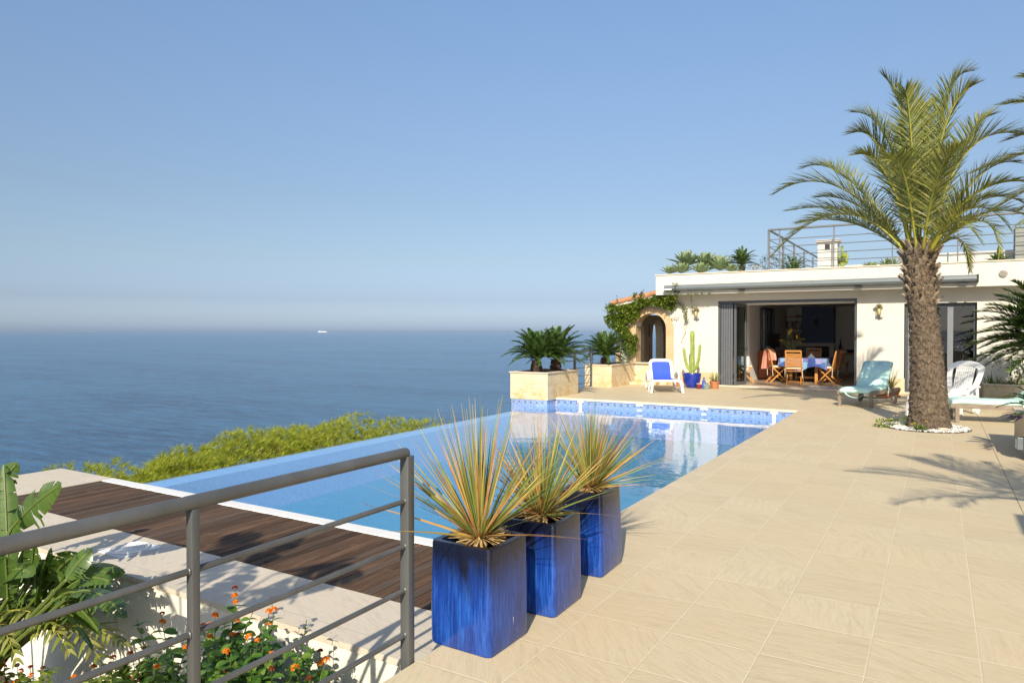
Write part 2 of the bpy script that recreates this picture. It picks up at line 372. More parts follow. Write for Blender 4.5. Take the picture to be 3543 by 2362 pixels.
def mk_sea():
    g = N('sea_water'); p = g.pos
    n1 = g.noise(g.vmath('MULTIPLY', p, (1, 1.9, 1)), .33, 8, .62, .3); n2 = g.noise(p, .035, 4); 
    sw = g.noise(g.vmath('MULTIPLY', p, (.25, 1, 1)), .012, 5, .6)
    h = g.math('ADD', n1, g.math('MULTIPLY', n2, 2.))
    rp = g.noise(g.vmath('MULTIPLY', p, (.35, 1.6, 1)), .16, 6, .7)
    cc = g.mix(g.ramp(rp, [(.35, (0, 0, 0)), (.68, (1, 1, 1))]), (.004, .026, .085), (.035, .135, .27))
    c = g.mix(g.ramp(sw, [(.35, (0, 0, 0)), (.7, (.6, .6, .6))]), cc, (.05, .16, .29))
    g.p.inputs['Specular Tint'].default_value = (.70, .88, 1., 1); g.set(c, .15, Normal=g.bump(g.math('ADD', h, g.math('MULTIPLY', rp, 3.)), .8, 1.2), IOR=1.33); return g.m
m_sea = mk_sea()

# leaves
L_ = leafmat
m_palm = L_('date_palm_leaf', [(.1, (.07, .10, .026)), (.45, (.18, .205, .045)), (.8, (.33, .33, .085)), (1, (.5, .43, .18))], .3, .42, .5)
m_palmst = plain('palm_frond_stalk', (.32, .30, .035), .5, .2)
m_stalk = plain('green_leaf_stalk', (.12, .16, .03), .5, .3)
m_boot = plain('palm_trunk_fibre', (.15, .108, .072), .9, .75, 18, 1., 60, stretch=(2, 2, .6), bd=.02)
m_boot2 = plain('cut_leaf_base', (.29, .22, .145), .85, .4, 14, .6, 60, stretch=(2, 2, .6), bd=.01)
m_fibre = L_('palm_fibre', [(.05, (.045, .03, .02)), (.4, (.135, .098, .066)), (.75, (.27, .205, .14)), (1, (.42, .34, .24))], .1, .9, .15, 12)
m_cycad = L_('cycad_leaf', [(.1, (.03, .065, .016)), (.5, (.06, .125, .028)), (.9, (.15, .22, .045))], .2, .3, .6)
m_cycst = plain('cycad_stalk', (.12, .14, .03), .5)
m_cyctr = plain('cycad_trunk', (.075, .045, .03), .95, .5, 20, .9, 60, bd=.02)
m_pine = L_('pine_needles', [(.1, (.17, .22, .022)), (.45, (.36, .41, .04)), (.8, (.54, .57, .08)), (1, (.60, .52, .17))], .42, .6, .2, 2)
m_dasy = L_('grass_tree_blade', [(.1, (.11, .16, .04)), (.5, (.22, .27, .06)), (.63, (.46, .38, .10)), (.76, (.60, .33, .09)), (.88, (.33, .12, .07)), (1, (.75, .58, .28))], .2, .5, .4)
m_dead = L_('dry_leaf_base', [(.0, (.25, .15, .05)), (.5, (.5, .33, .13)), (1, (.68, .5, .24))], .1, .7, .2)
m_strel = L_('strelitzia_leaf', [(.1, (.07, .13, .025)), (.35, (.12, .20, .04)), (.6, (.22, .29, .065))], .4, .32, .6, 4, .15)
m_yleaf = L_('yellowing_leaf', [(.1, (.15, .20, .035)), (.5, (.28, .32, .06)), (.85, (.42, .40, .12)), (1, (.35, .22, .08))], .4, .4, .5)
m_lant = L_('lantana_leaf', [(.1, (.04, .10, .016)), (.5, (.08, .18, .025)), (.9, (.18, .29, .04))], .35, .4, .5)
m_orange = L_('orange_flower', [(.1, (.55, .09, .01)), (.5, (.80, .22, .012)), (.9, (.9, .38, .03))], .25, .6, .3)
m_darkfl = L_('dried_flower_head', [(.1, (.14, .035, .012)), (.9, (.28, .06, .02))], .1, .8, .2)
m_vine = L_('creeper_leaf', [(.1, (.05, .10, .014)), (.5, (.15, .23, .03)), (.9, (.33, .38, .06))], .4, .4, .5)
m_agave = L_('agave_leaf', [(.1, (.16, .24, .12)), (.6, (.26, .34, .17)), (.95, (.4, .44, .22))], .1, .5, .4)
m_aloe = L_('aloe_leaf', [(.1, (.2, .23, .08)), (.6, (.32, .32, .13)), (.95, (.45, .38, .2))], .1, .5, .4)
m_cactus = None
def mk_cactus():
    g = N('ribbed_cactus_skin'); n = g.noise(g.oc, 14, 4); g.set(g.ramp(n, [(.3, (.17, .22, .035)), (.7, (.30, .36, .07))]), .5, Normal=g.bump(g.noise(g.oc, 60, 3), .3, .005)); return g.m
m_cactus = mk_cactus()
m_bush = L_('bush_leaf', [(.1, (.03, .06, .014)), (.5, (.06, .11, .02)), (.9, (.13, .18, .04))], .3, .5, .4)
m_grassy = L_('arching_grass_leaf', [(.1, (.06, .11, .02)), (.5, (.13, .2, .04)), (.9, (.25, .3, .08))], .35, .5, .4)
m_purple = L_('purple_leaf', [(.1, (.025, .012, .045)), (.9, (.07, .03, .11))], .2, .4, .5)
m_pebble = L_('white_pebble', [(.0, (.42, .40, .38)), (.5, (.62, .60, .57)), (1, (.8, .78, .74))], .0, .7, .3)
m_yfl = L_('yellow_petal', [(.1, (.75, .5, .02)), (.9, (.85, .7, .05))], .3, .5, .3)
m_pink = L_('pale_pink_petal', [(.1, (.7, .42, .4)), (.9, (.8, .7, .5))], .3, .5, .3)

# ---------------- setting ----------------
b = MB(); n = 96; Rr = 60000.
b.v = [V((0, 0, -40))]+[V((Rr*math.cos(2*math.pi*k/n), Rr*math.sin(2*math.pi*k/n), -40)) for k in range(n)]
b.f = [(0, 1+k, 1+(k+1) % n) for k in range(n)]; b.mi = [0]*n
struct('sea', b, m_sea)
# hillside dropping to the sea under and beside the terrace
random.seed(3); b = MB(); nx, ny = 60, 60
def hz(x, y):
    d = max(0., -x-8.6); z = -2.2-d*.75-(.00 if d < 3 else (d-3)*.2)
    z += .5*math.sin(x*.7+y*.4)+.3*math.sin(y*.9-x*.3) if d > 1 else 0
    if y > 24: z -= (y-24)*.05
    return max(z, -41.5)
xs = [-70+i*(110/nx) for i in range(nx+1)]; ys = [-30+j*(110/ny) for j in range(ny+1)]
b.v = [V((x, y, min(hz(x, y), -2.2))) for y in ys for x in xs]
b.f = [(j*(nx+1)+i, j*(nx+1)+i+1, (j+1)*(nx+1)+i+1, (j+1)*(nx+1)+i) for j in range(ny) for i in range(nx)]; b.mi = [0]*len(b.f)
m_hill = plain('dry_hillside_ground', (.13, .10, .055), .95, .4, .8, .8, 6, bd=.1)
struct('hillside', b, m_hill, smooth=True)

XE = -2.088                     # left edge of the terrace near the camera
TZ0 = -.16
b = MB()
b.prism([(XE, -6), (14, -6), (14, 20.08), (-8.45, 20.08), (-8.45, 14.80), (-2.12, 14.80), (-2.12, 4.54), (XE, 4.54)], TZ0, 0)
struct('terrace', b, m_tile)
b = MB(); b.box(-2.325, -2.12, 4.541, 14.675, -.045, .0); struct('pool_coping', b, m_coping)
b = MB(); b.box(-7.655, -2.12, 14.676, 14.799, -.045, .0); b.box(-8.45, -7.656, 14.72, 14.799, -.3, 0.)
struct('far_coping', b, m_coping2)
ZD = -.14
b = MB(); b.prism([(-9.25, 2.79), (XE-.002, 2.79), (XE-.002, 3.38), (-8.11, 3.38), (-8.11, 4.56), (-9.25, 4.56)], ZD-.035, ZD)
struct('lower_path', b, m_tile2)
b = MB(); random.seed(5); x = -8.105; bw = .0925
while x < XE-.02:
    x1 = min(x+bw-.007, XE-.004); dz = random.uniform(-.0015, .0015)
    b.rbox(x, x1, 3.385, 4.415, ZD-.03, ZD-.004+dz, .003, seg=1); x += bw
b.box(-8.1, XE-.005, 3.39, 4.41, ZD-.1, ZD-.06, 1)
struct('wooden_deck', b, [m_deck, m_soil])
b = MB(); b.rbox(-8.10, -2.09, 4.418, 4.56, ZD-.09, ZD+.004, .008); struct('pool_edging', b, m_edging)

# pool
ZW = -.19
m_mosx = mosaicmat('pool_mosaic_far_wall', axis='X', accents=(6, 1, -5), blues=((.06, .15, .45), (.15, .27, .6)), grout=(.42, .5, .64))
m_mosy = mosaicmat('pool_mosaic_side_wall', axis='Y', accents=(6, 1, -5))
m_mosz = mosaicmat('pool_mosaic_floor', s=.03, axis='Z', blues=((.016, .21, .36), (.04, .28, .44)), grout=(.05, .30, .46))
m_mosi = mosaicmat('infinity_edge_mosaic', s=.026, axis='Y', blues=((.18, .36, .72), (.25, .44, .79)), grout=(.36, .53, .80))
m_mosw = mosaicmat('pool_mosaic_deep', s=.026, axis='X', blues=((.07, .24, .45), (.10, .30, .5)), grout=(.12, .3, .48))
xo0, xo1 = -7.78, -7.97           # outer line of the infinity edge, near and far end
b = MB(); ZB = -.78
b.box(-2.355, -2.335, 4.56, 14.70, ZB, -.046, 1); b.box(-7.66, -2.355, 14.70, 14.73, ZB, -.046, 0)
b.box(-7.9, -2.355, 4.50, 4.558, ZB, ZD-.09, 0)
b.prism([(-8.3, 4.4), (-2.3, 4.4), (-2.3, 14.8), (-8.3, 14.8)], ZB-.1, ZB, 2)
struct('pool_basin', b, [m_mosx, m_mosy, m_mosz])
b = MB(); iw = .34
vs = [(xo0, 4.555), (xo0+iw, 4.555), (xo1+iw, 14.7), (xo1, 14.7)]
b.prism(vs, -2.3, ZW-.012); struct('infinity_edge', b, m_mosi)
b = MB(); b.add([(xo0-.003, 4.562, ZW), (-2.33, 4.562, ZW), (-2.33, 14.70, ZW), (xo1-.003, 14.70, ZW)], [(0, 1, 2, 3)])
struct('pool_water', b, m_water)

# walls under the terrace and the planting bed below the railing
b = MB(); b.box(-9.2, XE-.03, 2.81, 3.05, -2.4, ZD-.036)
single('garden_wall', 'low white stucco wall with brown stains below the stone path', 'wall', b, m_stucco, (-5, 2.9, -2.4))
b = MB(); b.box(XE-.03, XE, -6, 4.5, -2.4, TZ0+.0); b.box(XE-.012, XE-.002, -6, 2.80, TZ0-.0+.002, -.045)
single('terrace_retaining_wall', 'rendered side wall holding up the terrace edge under the railing', 'wall', b, m_stucco, (XE, 0, -2.4))
b = MB(); b.box(-8.1, -8.02, 3.38, 14.3, -4, ZD-.1)
b = MB(); b.box(-8.45, -8.40, 14.8, 20, -5, TZ0-.002); b.box(-9.2, -9.0, 2.9, 4.56, -5, ZD-.037)
single('outer_foundation_wall', 'rendered foundation wall under the seaward terrace edge', 'wall', b, m_stucco, (-8.4, 17, -5))
b = MB(); random.seed(9); nx = 30
b.v = [V((-9.2+i*7.1/nx, -2+j*4.8/20, -1.3+random.uniform(-.03, .03))) for j in range(21) for i in range(nx+1)]
b.f = [(j*(nx+1)+i, j*(nx+1)+i+1, (j+1)*(nx+1)+i+1, (j+1)*(nx+1)+i) for j in range(20) for i in range(nx)]; b.mi = [0]*len(b.f)
struct('planting_bed_soil', b, m_soil)

# round drain cover on the path
t = thing('skimmer_lid', 'round white ribbed cover in a square white frame on the stone path', 'drain cover', (-5.35, 3.13, ZD), 0)
b = MB(); b.box(-.16, .16, -.16, .16, .001, .005)
obj('frame', b, m_whitep, t)
b = MB(); pr = []
for i in range(7): rr = .142-i*.019; pr += [(rr, .009), (rr-.004, .02), (rr-.012, .02), (rr-.015, .009)]
b.lathe([(.145, .008)]+pr+[(.012, .014)], n=40); obj('ribbed_disc', b, m_edging, t)

# white return fittings in the tile band of the far pool wall
for k, (x, big) in enumerate(((-7.03, 1), (-5.6, 0), (-4.18, 0), (-2.78, 1))):
    b = MB()
    b.rbox(x-.075, x+.075, 14.692, 14.699, -.095, -.052, .003, seg=1)
    if big: b.rbox(x-.035, x+.035, 14.690, 14.699, -.23, -.085, .003, seg=1)
    else: b.rbox(x-.05, x+.05, 14.691, 14.699, -.21, -.17, .003, seg=1)
    single('pool_fitting', ('tall white fitting in the blue tile band beside the stone planter', 'small white bracket in the tile band nearer the stone planter, second from the left', 'small white bracket in the tile band nearer the palm tree, third from the left', 'tall white fitting in the tile band near the right corner of the pool')[k], 'pool fitting', b, m_whitep, (x, 14.69, -.1), 'white fittings in the far pool wall')
# ---------------- the house ----------------
HY = 20.1; FX0 = -6.98; ZF = 2.59; ZT = 3.15; XR = 6.0; YB = 28.5
house = thing('house', 'white flat-roofed villa with a wide folding door opening onto the terrace', 'house', (-3, HY, 0))
def part(name, mb, mats, par=None, **k): return obj(name, mb, mats, par or house, world=True, **k)
b = MB()
b.box(-6.65, -5.33, HY, HY+.3, 0, ZF); b.box(-5.33, -1.78, HY, HY+.3, 2.40, ZF)
b.box(-1.78, -.72, HY, HY+.3, 0, ZF); b.box(-.72, .80, HY, HY+.3, 2.24, ZF); b.box(.80, XR, HY, HY+.3, 0, ZF)
b.box(-6.65, -6.45, HY+.3, 24, 0, ZF)
part('wall', b, m_white)
b = MB(); b.box(FX0, XR, 19.6, HY+.4, ZF+.001, ZT); b.box(FX0, -6.66, HY+.4, 29, ZF+.001, ZT); part('fascia', b, m_white)
b = MB(); b.box(FX0-.025, XR, 19.575, 19.86, ZT+.001, ZT+.028); part('parapet_coping', b, m_cap)
b = MB(); b.box(-6.6, XR, HY+.41, 30, ZF+.15, ZT-.06); part('roof_slab', b, m_white)
for x0_, x1_ in ((-6.66, -5.35), (-1.76, -.70), (.82, XR)): b = MB(); b.box(x0_, x1_, HY-.02, HY-.001, .001, .375); part('plinth', b, m_plinth)
b = MB(); b.box(-5.33, -1.78, HY+.0, HY+.32, -.05, .03); b.box(-.7, .8, HY+.0, HY+.32, -.05, .03); part('threshold', b, m_cap)
# upper parapet walls and right-hand roof pier, its shade put into the grey colour
b = MB(); b.box(-2.6, 5, 22.2, 22.4, ZT, ZT+.28); b.box(-.1, 5, 20.9, 21.1, ZT, 3.52); b2_ = MB(); b2_.box(1.55, 2.3, 20.4, 20.88, ZT, 4.0); part('roof_pier', b2_, plain('shade_grey_pier', (.23, .24, .22), .8, .1)); part('roof_wall', b, m_white); 
b = MB(); b.box(-2.78, -2.30, 20.5, 21.0, ZT-.04, 3.93); b.rbox(-2.84, -2.24, 20.44, 21.06, 3.93, 3.99, .01)
b.box(-2.6, -2.48, 20.485, 20.499, 3.74, 3.88, 1); ch = part('chimney', b, [m_white, m_black])
# interior room
b = MB(); b.box(-4.95, -1.6, HY+.32, YB, -.02, .035); b.box(-6.4, -4.95, HY+.32, 22.3, -.02, .035)
m_ifl = tilemat('interior_floor_tile', 0, 0, .6, .6, (.36, .28, .2), (.4, .31, .22), (.25, .19, .13)); m_ifl.node_tree.nodes['Principled BSDF'].inputs['Roughness'].default_value = .3
part('interior_floor', b, m_ifl)
b = MB(); b.box(-6.4, -1.5, HY+.31, YB, 2.46, 2.52); b.box(-6.3, -1.7, 20.75, 21.0, 2.30, 2.459); part('ceiling', b, m_room)
b = MB(); b.box(-6.44, -4.95, 22.3, 22.42, .03, 2.46)
b.box(-5.05, -4.95, 22.42, 23.9, .03, 2.46); b.box(-5.05, -4.95, 24.5, 26.9, .03, .9); b.box(-5.05, -4.95, 23.9, 24.5, .03, .6); b.box(-5.05, -4.95, 23.9, 24.5, 2.3, 2.46)
b.box(-5.05, -4.95, 24.5, YB, .9, 2.46); b.box(-5.05, -4.95, 26.9, YB, .03, .9)
b.box(-5.05, -1.5, YB, YB+.1, 0, 2.46); b.box(-1.6, -1.5, HY+.32, YB, 0, 2.46)
part('interior_wall', b, m_room)
b = MB(); b.box(-4.34, -3.24, YB-.45, YB-.001, 1.12, 2.459); part('chimney_breast', b, m_breast)
b = MB(); b.box(-4.34, -4.19, YB-.48, YB-.001, .036, 1.119); b.box(-3.39, -3.24, YB-.48, YB-.001, .036, 1.119); b.box(-4.19, -3.39, YB-.48, YB-.001, 1.0, 1.119); b.box(-4.19, -3.39, YB-.46, YB-.001, .036, .4)
b.box(-4.18, -3.4, YB-.12, YB-.11, .4, 1.0, 1); part('fireplace', b, [m_room, m_black])
b = MB(); b.box(-3.23, -1.62, YB-.35, YB-.001, .72, .78); part('ledge', b, m_teak)
b = MB()
for y0, y1 in ((23.78, 23.86), (24.48, 24.58), (24.95, 25.2), (25.6, 25.7)): b.box(-4.94, -4.86, y0, y1, .1, 2.32)
b.box(-4.94, -4.86, 23.86, 25.6, 2.24, 2.32); b.box(-4.94, -4.86, 23.86, 24.48, .6, .68)
fr = part('side_window_frame', b, m_alu)
b = MB(); b.box(-4.93, -4.92, 24.58, 24.95, .1, 2.24); b.box(-4.93, -4.92, 25.2, 25.6, .1, 2.24); part('pane', b, m_glassd, fr)
b = MB(); b.box(-5.28, -5.2, 22.285, 22.299, 1.1, 1.18); part('light_switch', b, m_whitep)
b = MB(); b.box(-2.3, -1.72, YB-.02, YB-.001, 1.35, 2.0); part('wall_picture', b, m_black)
# door frame and folding leaves
b = MB(); b.box(-5.33, -1.78, HY+.06, HY+.16, 2.33, 2.399); b.box(-5.329, -5.27, HY+.06, HY+.16, .031, 2.33); b.box(-1.84, -1.781, HY+.06, HY+.16, .031, 2.33)
part('door_frame', b, m_alu)
m_alud = plain('dark_folding_frame', (.12, .125, .135), .4, .1, 6, .05, metal=.2)
def leaf(x0, ang, wdt=.66, gl=True):
    M = Matrix.Translation((x0, HY+.11, 0)) @ Matrix.Rotation(ang, 4, 'Z')
    b = MB(); z0, z1 = .045, 2.32
    b.box(0, .055, -.028, .028, z0, z1, M=M); b.box(wdt-.055, wdt, -.028, .028, z0, z1, M=M)
    b.box(.056, wdt-.056, -.026, .026, z0, z0+.08, M=M); b.box(.056, wdt-.056, -.026, .026, z1-.08, z1, M=M)
    for zz in (.12, 1.02, 1.12, 2.2): b.tube([M @ V((-.012, -.035, zz)), M @ V((-.012, -.035, zz+.08))], .012, 6)
    d = part('folding_door', b, m_alud if ang > 1.2 else m_alu)
    g = MB(); g.box(.056, wdt-.056, -.004, .004, z0+.08, z1-.08, M=M); part('pane', g, m_glass, d); return d
for i in range(5): leaf(-5.235+i*.066, R(90 if i % 2 else 88.5), .6)
d = leaf(-4.88, R(74), .6)
b = MB(); b.tube([(-4.70, 20.72, 1.05), (-4.76, 20.68, 1.05)], .01); b.tube([(-4.70, 20.66, 1.05), (-4.66, 20.76, 1.05)], .008); part('handle', b, m_black, d)
# right-hand sliding window
b = MB(); x0, x1 = -.70, .80; y = HY+.13
b.box(x0, x1, y, y+.09, 2.14, 2.239); b.box(x0, x0+.06, y, y+.09, .031, 2.14); b.box(x1-.06, x1, y, y+.09, .031, 2.14); b.box(x0+.06, x1-.06, y, y+.09, .031, .1)
wf = part('window_frame', b, m_alu)
b = MB(); b.box(.20, .32, y-.02, y+.03, .1, 2.14); b.box(-.24, -.16, y-.02, y+.03, .1, 2.14); b.box(-.64, -.56, y-.02, y+.03, .1, 2.14); part('sash', b, m_alul, wf)
b = MB(); b.box(-.64, .74, y+.04, y+.05, .1, 2.14); part('pane', b, m_glassd, wf)
b = MB(); b.box(-.8, .9, y+1.2, y+1.3, 0, 2.5); part('interior_wall', b, m_room)
b = MB(); b.lathe([(.085, 0), (.085, .02), (.06, .03), (.02, .032)], n=20); M = Matrix.Translation((1.27, 19.598, 2.86)) @ Matrix.Rotation(R(90), 4, 'X')
b.v = [M @ p for p in b.v]; part('round_vent', b, plain('grey_vent', (.27, .25, .22), .8, .5, 30))
b = MB(); b.rbox(-1.74, -1.64, HY-.035, HY-.001, 2.36, 2.46, .006); b.tube([(-1.69, HY-.02, 2.46), (-1.70, HY-.03, 2.52), (-1.76, HY-.04, 2.6)], .006, 5); part('junction_box', b, m_white)

# porch at the left end: arch wall, inner arches, tiled lean-to roof
def arch_wall(b, xa, xb, y0, y1, z0, ztl, ztr, holes, axis='x', mi=0, n=12):
    """wall panel with round-headed openings; holes = (c0, c1, z_bottom, z_spring, rise)"""
    xs = [(xa, None)]; zt = lambda x: ztl+(ztr-ztl)*(x-xa)/(xb-xa)
    def P(x, y, z): return (x, y, z) if axis == 'x' else (y, x, z)
    def slab(p0, p1, lo0, lo1):   # column between u=p0..p1 from lower edge lo to top
        q = [(p0, lo0), (p1, lo1), (p1, zt(p1)), (p0, zt(p0))]
        vs = [P(u, y0, z) for u, z in q]+[P(u, y1, z) for u, z in q]
        b.add(vs, [(0,1,2,3), (7,6,5,4), (0,4,5,1), (2,6,7,3), (1,5,6,2), (3,7,4,0)], mi)
    cur = xa
    for c0, c1, zb, zs, rise in holes:
        if c0 > cur: slab(cur, c0, z0, z0)
        if zb > z0:
            vs = [P(u, yy, z) for yy in (y0, y1) for u, z in ((c0, z0), (c1, z0), (c1, zb), (c0, zb))]
            b.add(vs, [(0,1,2,3), (7,6,5,4), (3,2,6,7)], mi)
        r = (c1-c0)/2
        for k in range(n):
            u0 = c0+2*r*k/n; u1 = c0+2*r*(k+1)/n
            h = lambda u: zs+rise*math.sqrt(max(0, 1-((u-c0-r)/r)**2))
            slab(u0, u1, h(u0), h(u1))
        cur = c1
    if cur < xb: slab(cur, xb, z0, z0)
b = MB(); arch_wall(b, -8.30, -6.66, HY+.02, HY+.36, 0, 2.2, 2.5, [(-7.78, -6.82, .6, 1.62, .48)]); part('porch_wall', b, m_white)
# stone surround, a ring proud of the wall
b = MB(); arch = []; r0, r1 = .48, .70; cx = -7.30; zs = 1.62
pts = [(-.48, .6), (-.48, 1.0), (-.48, 1.3)]; n = 16
prof_i = [(cx-.465, z) for z in (.6, .95, 1.3)]+[(cx-.465*math.cos(math.pi*k/n), zs+.465*math.sin(math.pi*k/n)) for k in range(n+1)]+[(cx+.465, z) for z in (1.3, .95, .3, 0)]
prof_o = [(cx-.72, z) for z in (.6, .95, 1.3)]+[(cx-.69*math.cos(math.pi*k/n), zs+.62*math.sin(math.pi*k/n)) for k in range(n+1)]+[(cx+.69, z) for z in (1.3, .95, .3, 0)]
k = len(prof_i); y0, y1 = HY-.03, HY+.38
vs = [(x, y0, z) for x, z in prof_i]+[(x, y0, z) for x, z in prof_o]+[(x, y1, z) for x, z in prof_i]
fs = [(i, i+1, k+i+1, k+i) for i in range(k-1)]+[(i, 2*k+i, 2*k+i+1, i+1) for i in range(k-1)]
b.add([(x, y, z) for x, y, z in vs], fs)
vs = [(x, y0, z) for x, z in prof_o]+[(x, HY+.015, z) for x, z in prof_o]; b.add(vs, [(i, i+1, k+i+1, k+i) for i in range(k-1)])
part('arch_surround', b, m_arch)
b = MB(); b.box(-8.35, -7.70, HY-.36, HY-.04, .001, .58); b.box(-7.70, -6.72, HY-.3, HY-.04, .001, .60); b.box(-8.37, -6.72, HY-.38, HY-.035, .6, .63, 1)
b.box(-8.3, -6.9, HY-.7, HY-.361, .001, .09); part('porch_sill_wall', b, [m_stone, m_cap])
b = MB(); arch_wall(b, HY+.36, 28, -8.58, -8.3, 0, 2.1, 2.1, [(20.95, 22.2, .55, 1.45, .55), (23.0, 24.1, .45, 1.45, .5), (25.2, 26.4, .45, 1.4, .5)], axis='y'); part('sea_side_arches', b, m_arch)
b = MB(); b.box(-8.3, -6.66, 27.9, 28.1, 0, 2.5); part('porch_end_wall', b, m_white)
b = MB(); b.box(-8.58, -6.66, HY+.37, 28, -.03, .02); part('porch_floor', b, m_ifl)
# lean-to roof: sloping from the house down to the sea side
rz = lambda x: 2.24+(x+8.75)*(.40/2.1)
b = MB(); vs = [(x, y, rz(x)+dz) for dz in (0, .1) for y in (HY-.12, 28) for x in (-8.42, -6.66)]
b.add(vs, [(0,2,3,1),(4,5,7,6),(0,1,5,4),(2,6,7,3),(0,4,6,2),(1,3,7,5)]); part('porch_roof_edge', b, m_white)
b = MB(); random.seed(4)
for i in range(7):
    for j in range(5):
        xa = -8.52+i*.27; y = HY-.1+j*.22; za = rz(xa)+.115
        pa = V((xa, y, za)); pb = V((xa+.33, y, rz(xa+.33)+.135))
        b.tube([pa, pb], [.085, .07], 8)
for i in range(7):
    xa = -8.52+i*.27; b.box(xa, xa+.26, HY+.9, 27.9, rz(xa)+.105, rz(xa)+.17)
part('roof_tiles', b, m_rooft)

# awning cassette under the parapet
t = thing('awning_cassette', 'long rolled-up grey awning casing fixed under the roof edge', 'awning', (-2.9, 19.5, 2.75))
b = MB(); n = 10; pr = [(0, .09), (.055, .09), (.12, .05), (.14, -.01), (.12, -.06), (.06, -.09), (0, -.09)]
vs = []; 
for x in (-6.68, .76): vs += [(x, 19.598-p[0]*1.35, 2.77+p[1]) for p in pr]
k = len(pr); b.add(vs, [(i, (i+1) % k, k+(i+1) % k, k+i) for i in range(k)]+[tuple(range(k)), tuple(range(k, 2*k))]); obj('casing', b, m_awn, t, world=True)
b = MB(); b.rbox(.762, .80, 19.41, 19.597, 2.675, 2.865, .012); obj('end_cap', b, m_black, t, world=True)
b = MB(); b.rbox(-6.70, -6.682, 19.41, 19.597, 2.675, 2.865, .005); b.rbox(-6.66, -6.45, 19.39, 19.45, 2.71, 2.75, .008); obj('end_cap', b, m_whitep, t, world=True)
for x in (-6.35, -4.55, -1.7, .5):
    b = MB(); b.box(x-.08, x+.08, 19.50, 19.599, 2.64, 2.675); obj('bracket', b, m_black if x < .4 else m_alu, t, world=True)

# wall lanterns
def lantern(x, z, label):
    t = thing('wall_lantern', label, 'wall lamp', (x, HY, z), 0, 'lanterns either side of the folding door')
    b = MB(); b.lathe([(.055, 0), (.05, .012), (.02, .02)], n=14); M = Matrix.Translation((0.03, 0, -.16)) @ Matrix.Rotation(R(90), 4, 'X'); b.v = [M @ p for p in b.v]
    obj('backplate', b, m_steel, t, smooth=True)
    b = MB(); b.tube([(0.03, 0, -.16), (0.02, -.09, -.17), (0, -.11, -.12)], .012, 7); b.tube([(0, -.11, -.12), (0, -.11, -.08)], .02, 8); obj('arm', b, m_steel, t)
    b = MB(); b.lathe([(.05, -.08), (.055, -.07), (.055, .12), (.05, .125)], (0, -.11, 0), 16); obj('glass', b, m_clear, t, smooth=True)
    b = MB(); b.lathe([(.05, .13), (.11, .13), (.02, .175), (.004, .18)], (0, -.11, 0), 18)
    for k in range(4): a = R(45+90*k); b.tube([(.055*math.cos(a), -.11+.055*math.sin(a), -.08), (.055*math.cos(a), -.11+.055*math.sin(a), .13)], .005, 4)
    b.lathe([(.06, -.095), (.06, -.08), (.02, -.075)], (0, -.11, 0), 16); obj('cap', b, m_brass, t)
    b = MB(); b.lathe([(.01, -.07), (.025, -.03), (.03, .02), (.02, .05), (.003, .06)], (0, -.11, 0), 10); obj('bulb', b, m_bulb, t, smooth=True)
m_steel = plain('brushed_steel', (.35, .34, .32), .3, .05, metal=.9)
m_brass = plain('aged_brass', (.5, .40, .2), .35, .15, metal=.7)
m_bulb = plain('frosted_bulb', (.75, .66, .4), .4, .05)
lantern(-5.93, 2.06, 'brass wall lantern left of the folding door above the tall cactus')
lantern(-1.27, 2.06, 'brass wall lantern right of the folding door above the teal lounger')

# roof railing
RT = thing('roof_railing', 'grey tube railing with thin horizontal bars around the roof terrace', 'railing', (-4.0, 20.3, ZT))
xa, xb, yr = -4.0, 5.5, 20.3
b = MB(); b.tube([(xa, yr, 4.33), (xb, yr, 4.31)], .03, 10); b.tube([(xa, yr, 4.33), (xa, 30.5, 4.40)], .03, 10)
b.tube([(xa, yr, 4.33), (xa, yr+.001, 4.30)], .03, 10); obj('handrail', b, m_metal2, RT, world=True)
for z in (4.06, 3.86, 3.64, 3.43):
    b = MB(); b.tube([(xa, yr, z), (xb, yr, z-.02)], .011, 6); b.tube([(xa, yr, z), (xa, 30.5, z+.06)], .011, 6); obj('rail_bar', b, m_metal2, RT, world=True)
for i, (x, y) in enumerate([(xa, yr), (-3.72, yr), (-2.36, yr), (-1.0, yr), (.4, yr), (1.8, yr), (xa, 22.4), (xa, 24.3), (xa, 26.3), (xa, 28.3), (xa, 30.4)]):
    b = MB(); wd = .03 if i in (0, 6, 7, 8, 9, 10) else .016; b.box(x-wd, x+wd, y-wd*.6, y+wd*.6, ZT-.05, 4.31); obj('post', b, m_metal2, RT, world=True)

# seaward railing between the two stone planters
RS = thing('terrace_railing', 'short grey railing between the two stone planters on the seaward side', 'railing', (-8.3, 17, 0))
b = MB(); b.tube([(-8.3, 15.95, 1.0), (-8.3, 18.06, 1.0)], .024, 8); obj('handrail', b, m_metal, RS, world=True)
for z in (.76, .55, .34, .13):
    b = MB(); b.tube([(-8.3, 15.95, z), (-8.3, 18.06, z)], .011, 6); obj('rail_bar', b, m_metal, RS, world=True)
for y in (17.0, 18.05):
    b = MB(); b.box(-8.33, -8.27, y-.025, y+.025, .001, 1.0); obj('post', b, m_metal, RS, world=True)

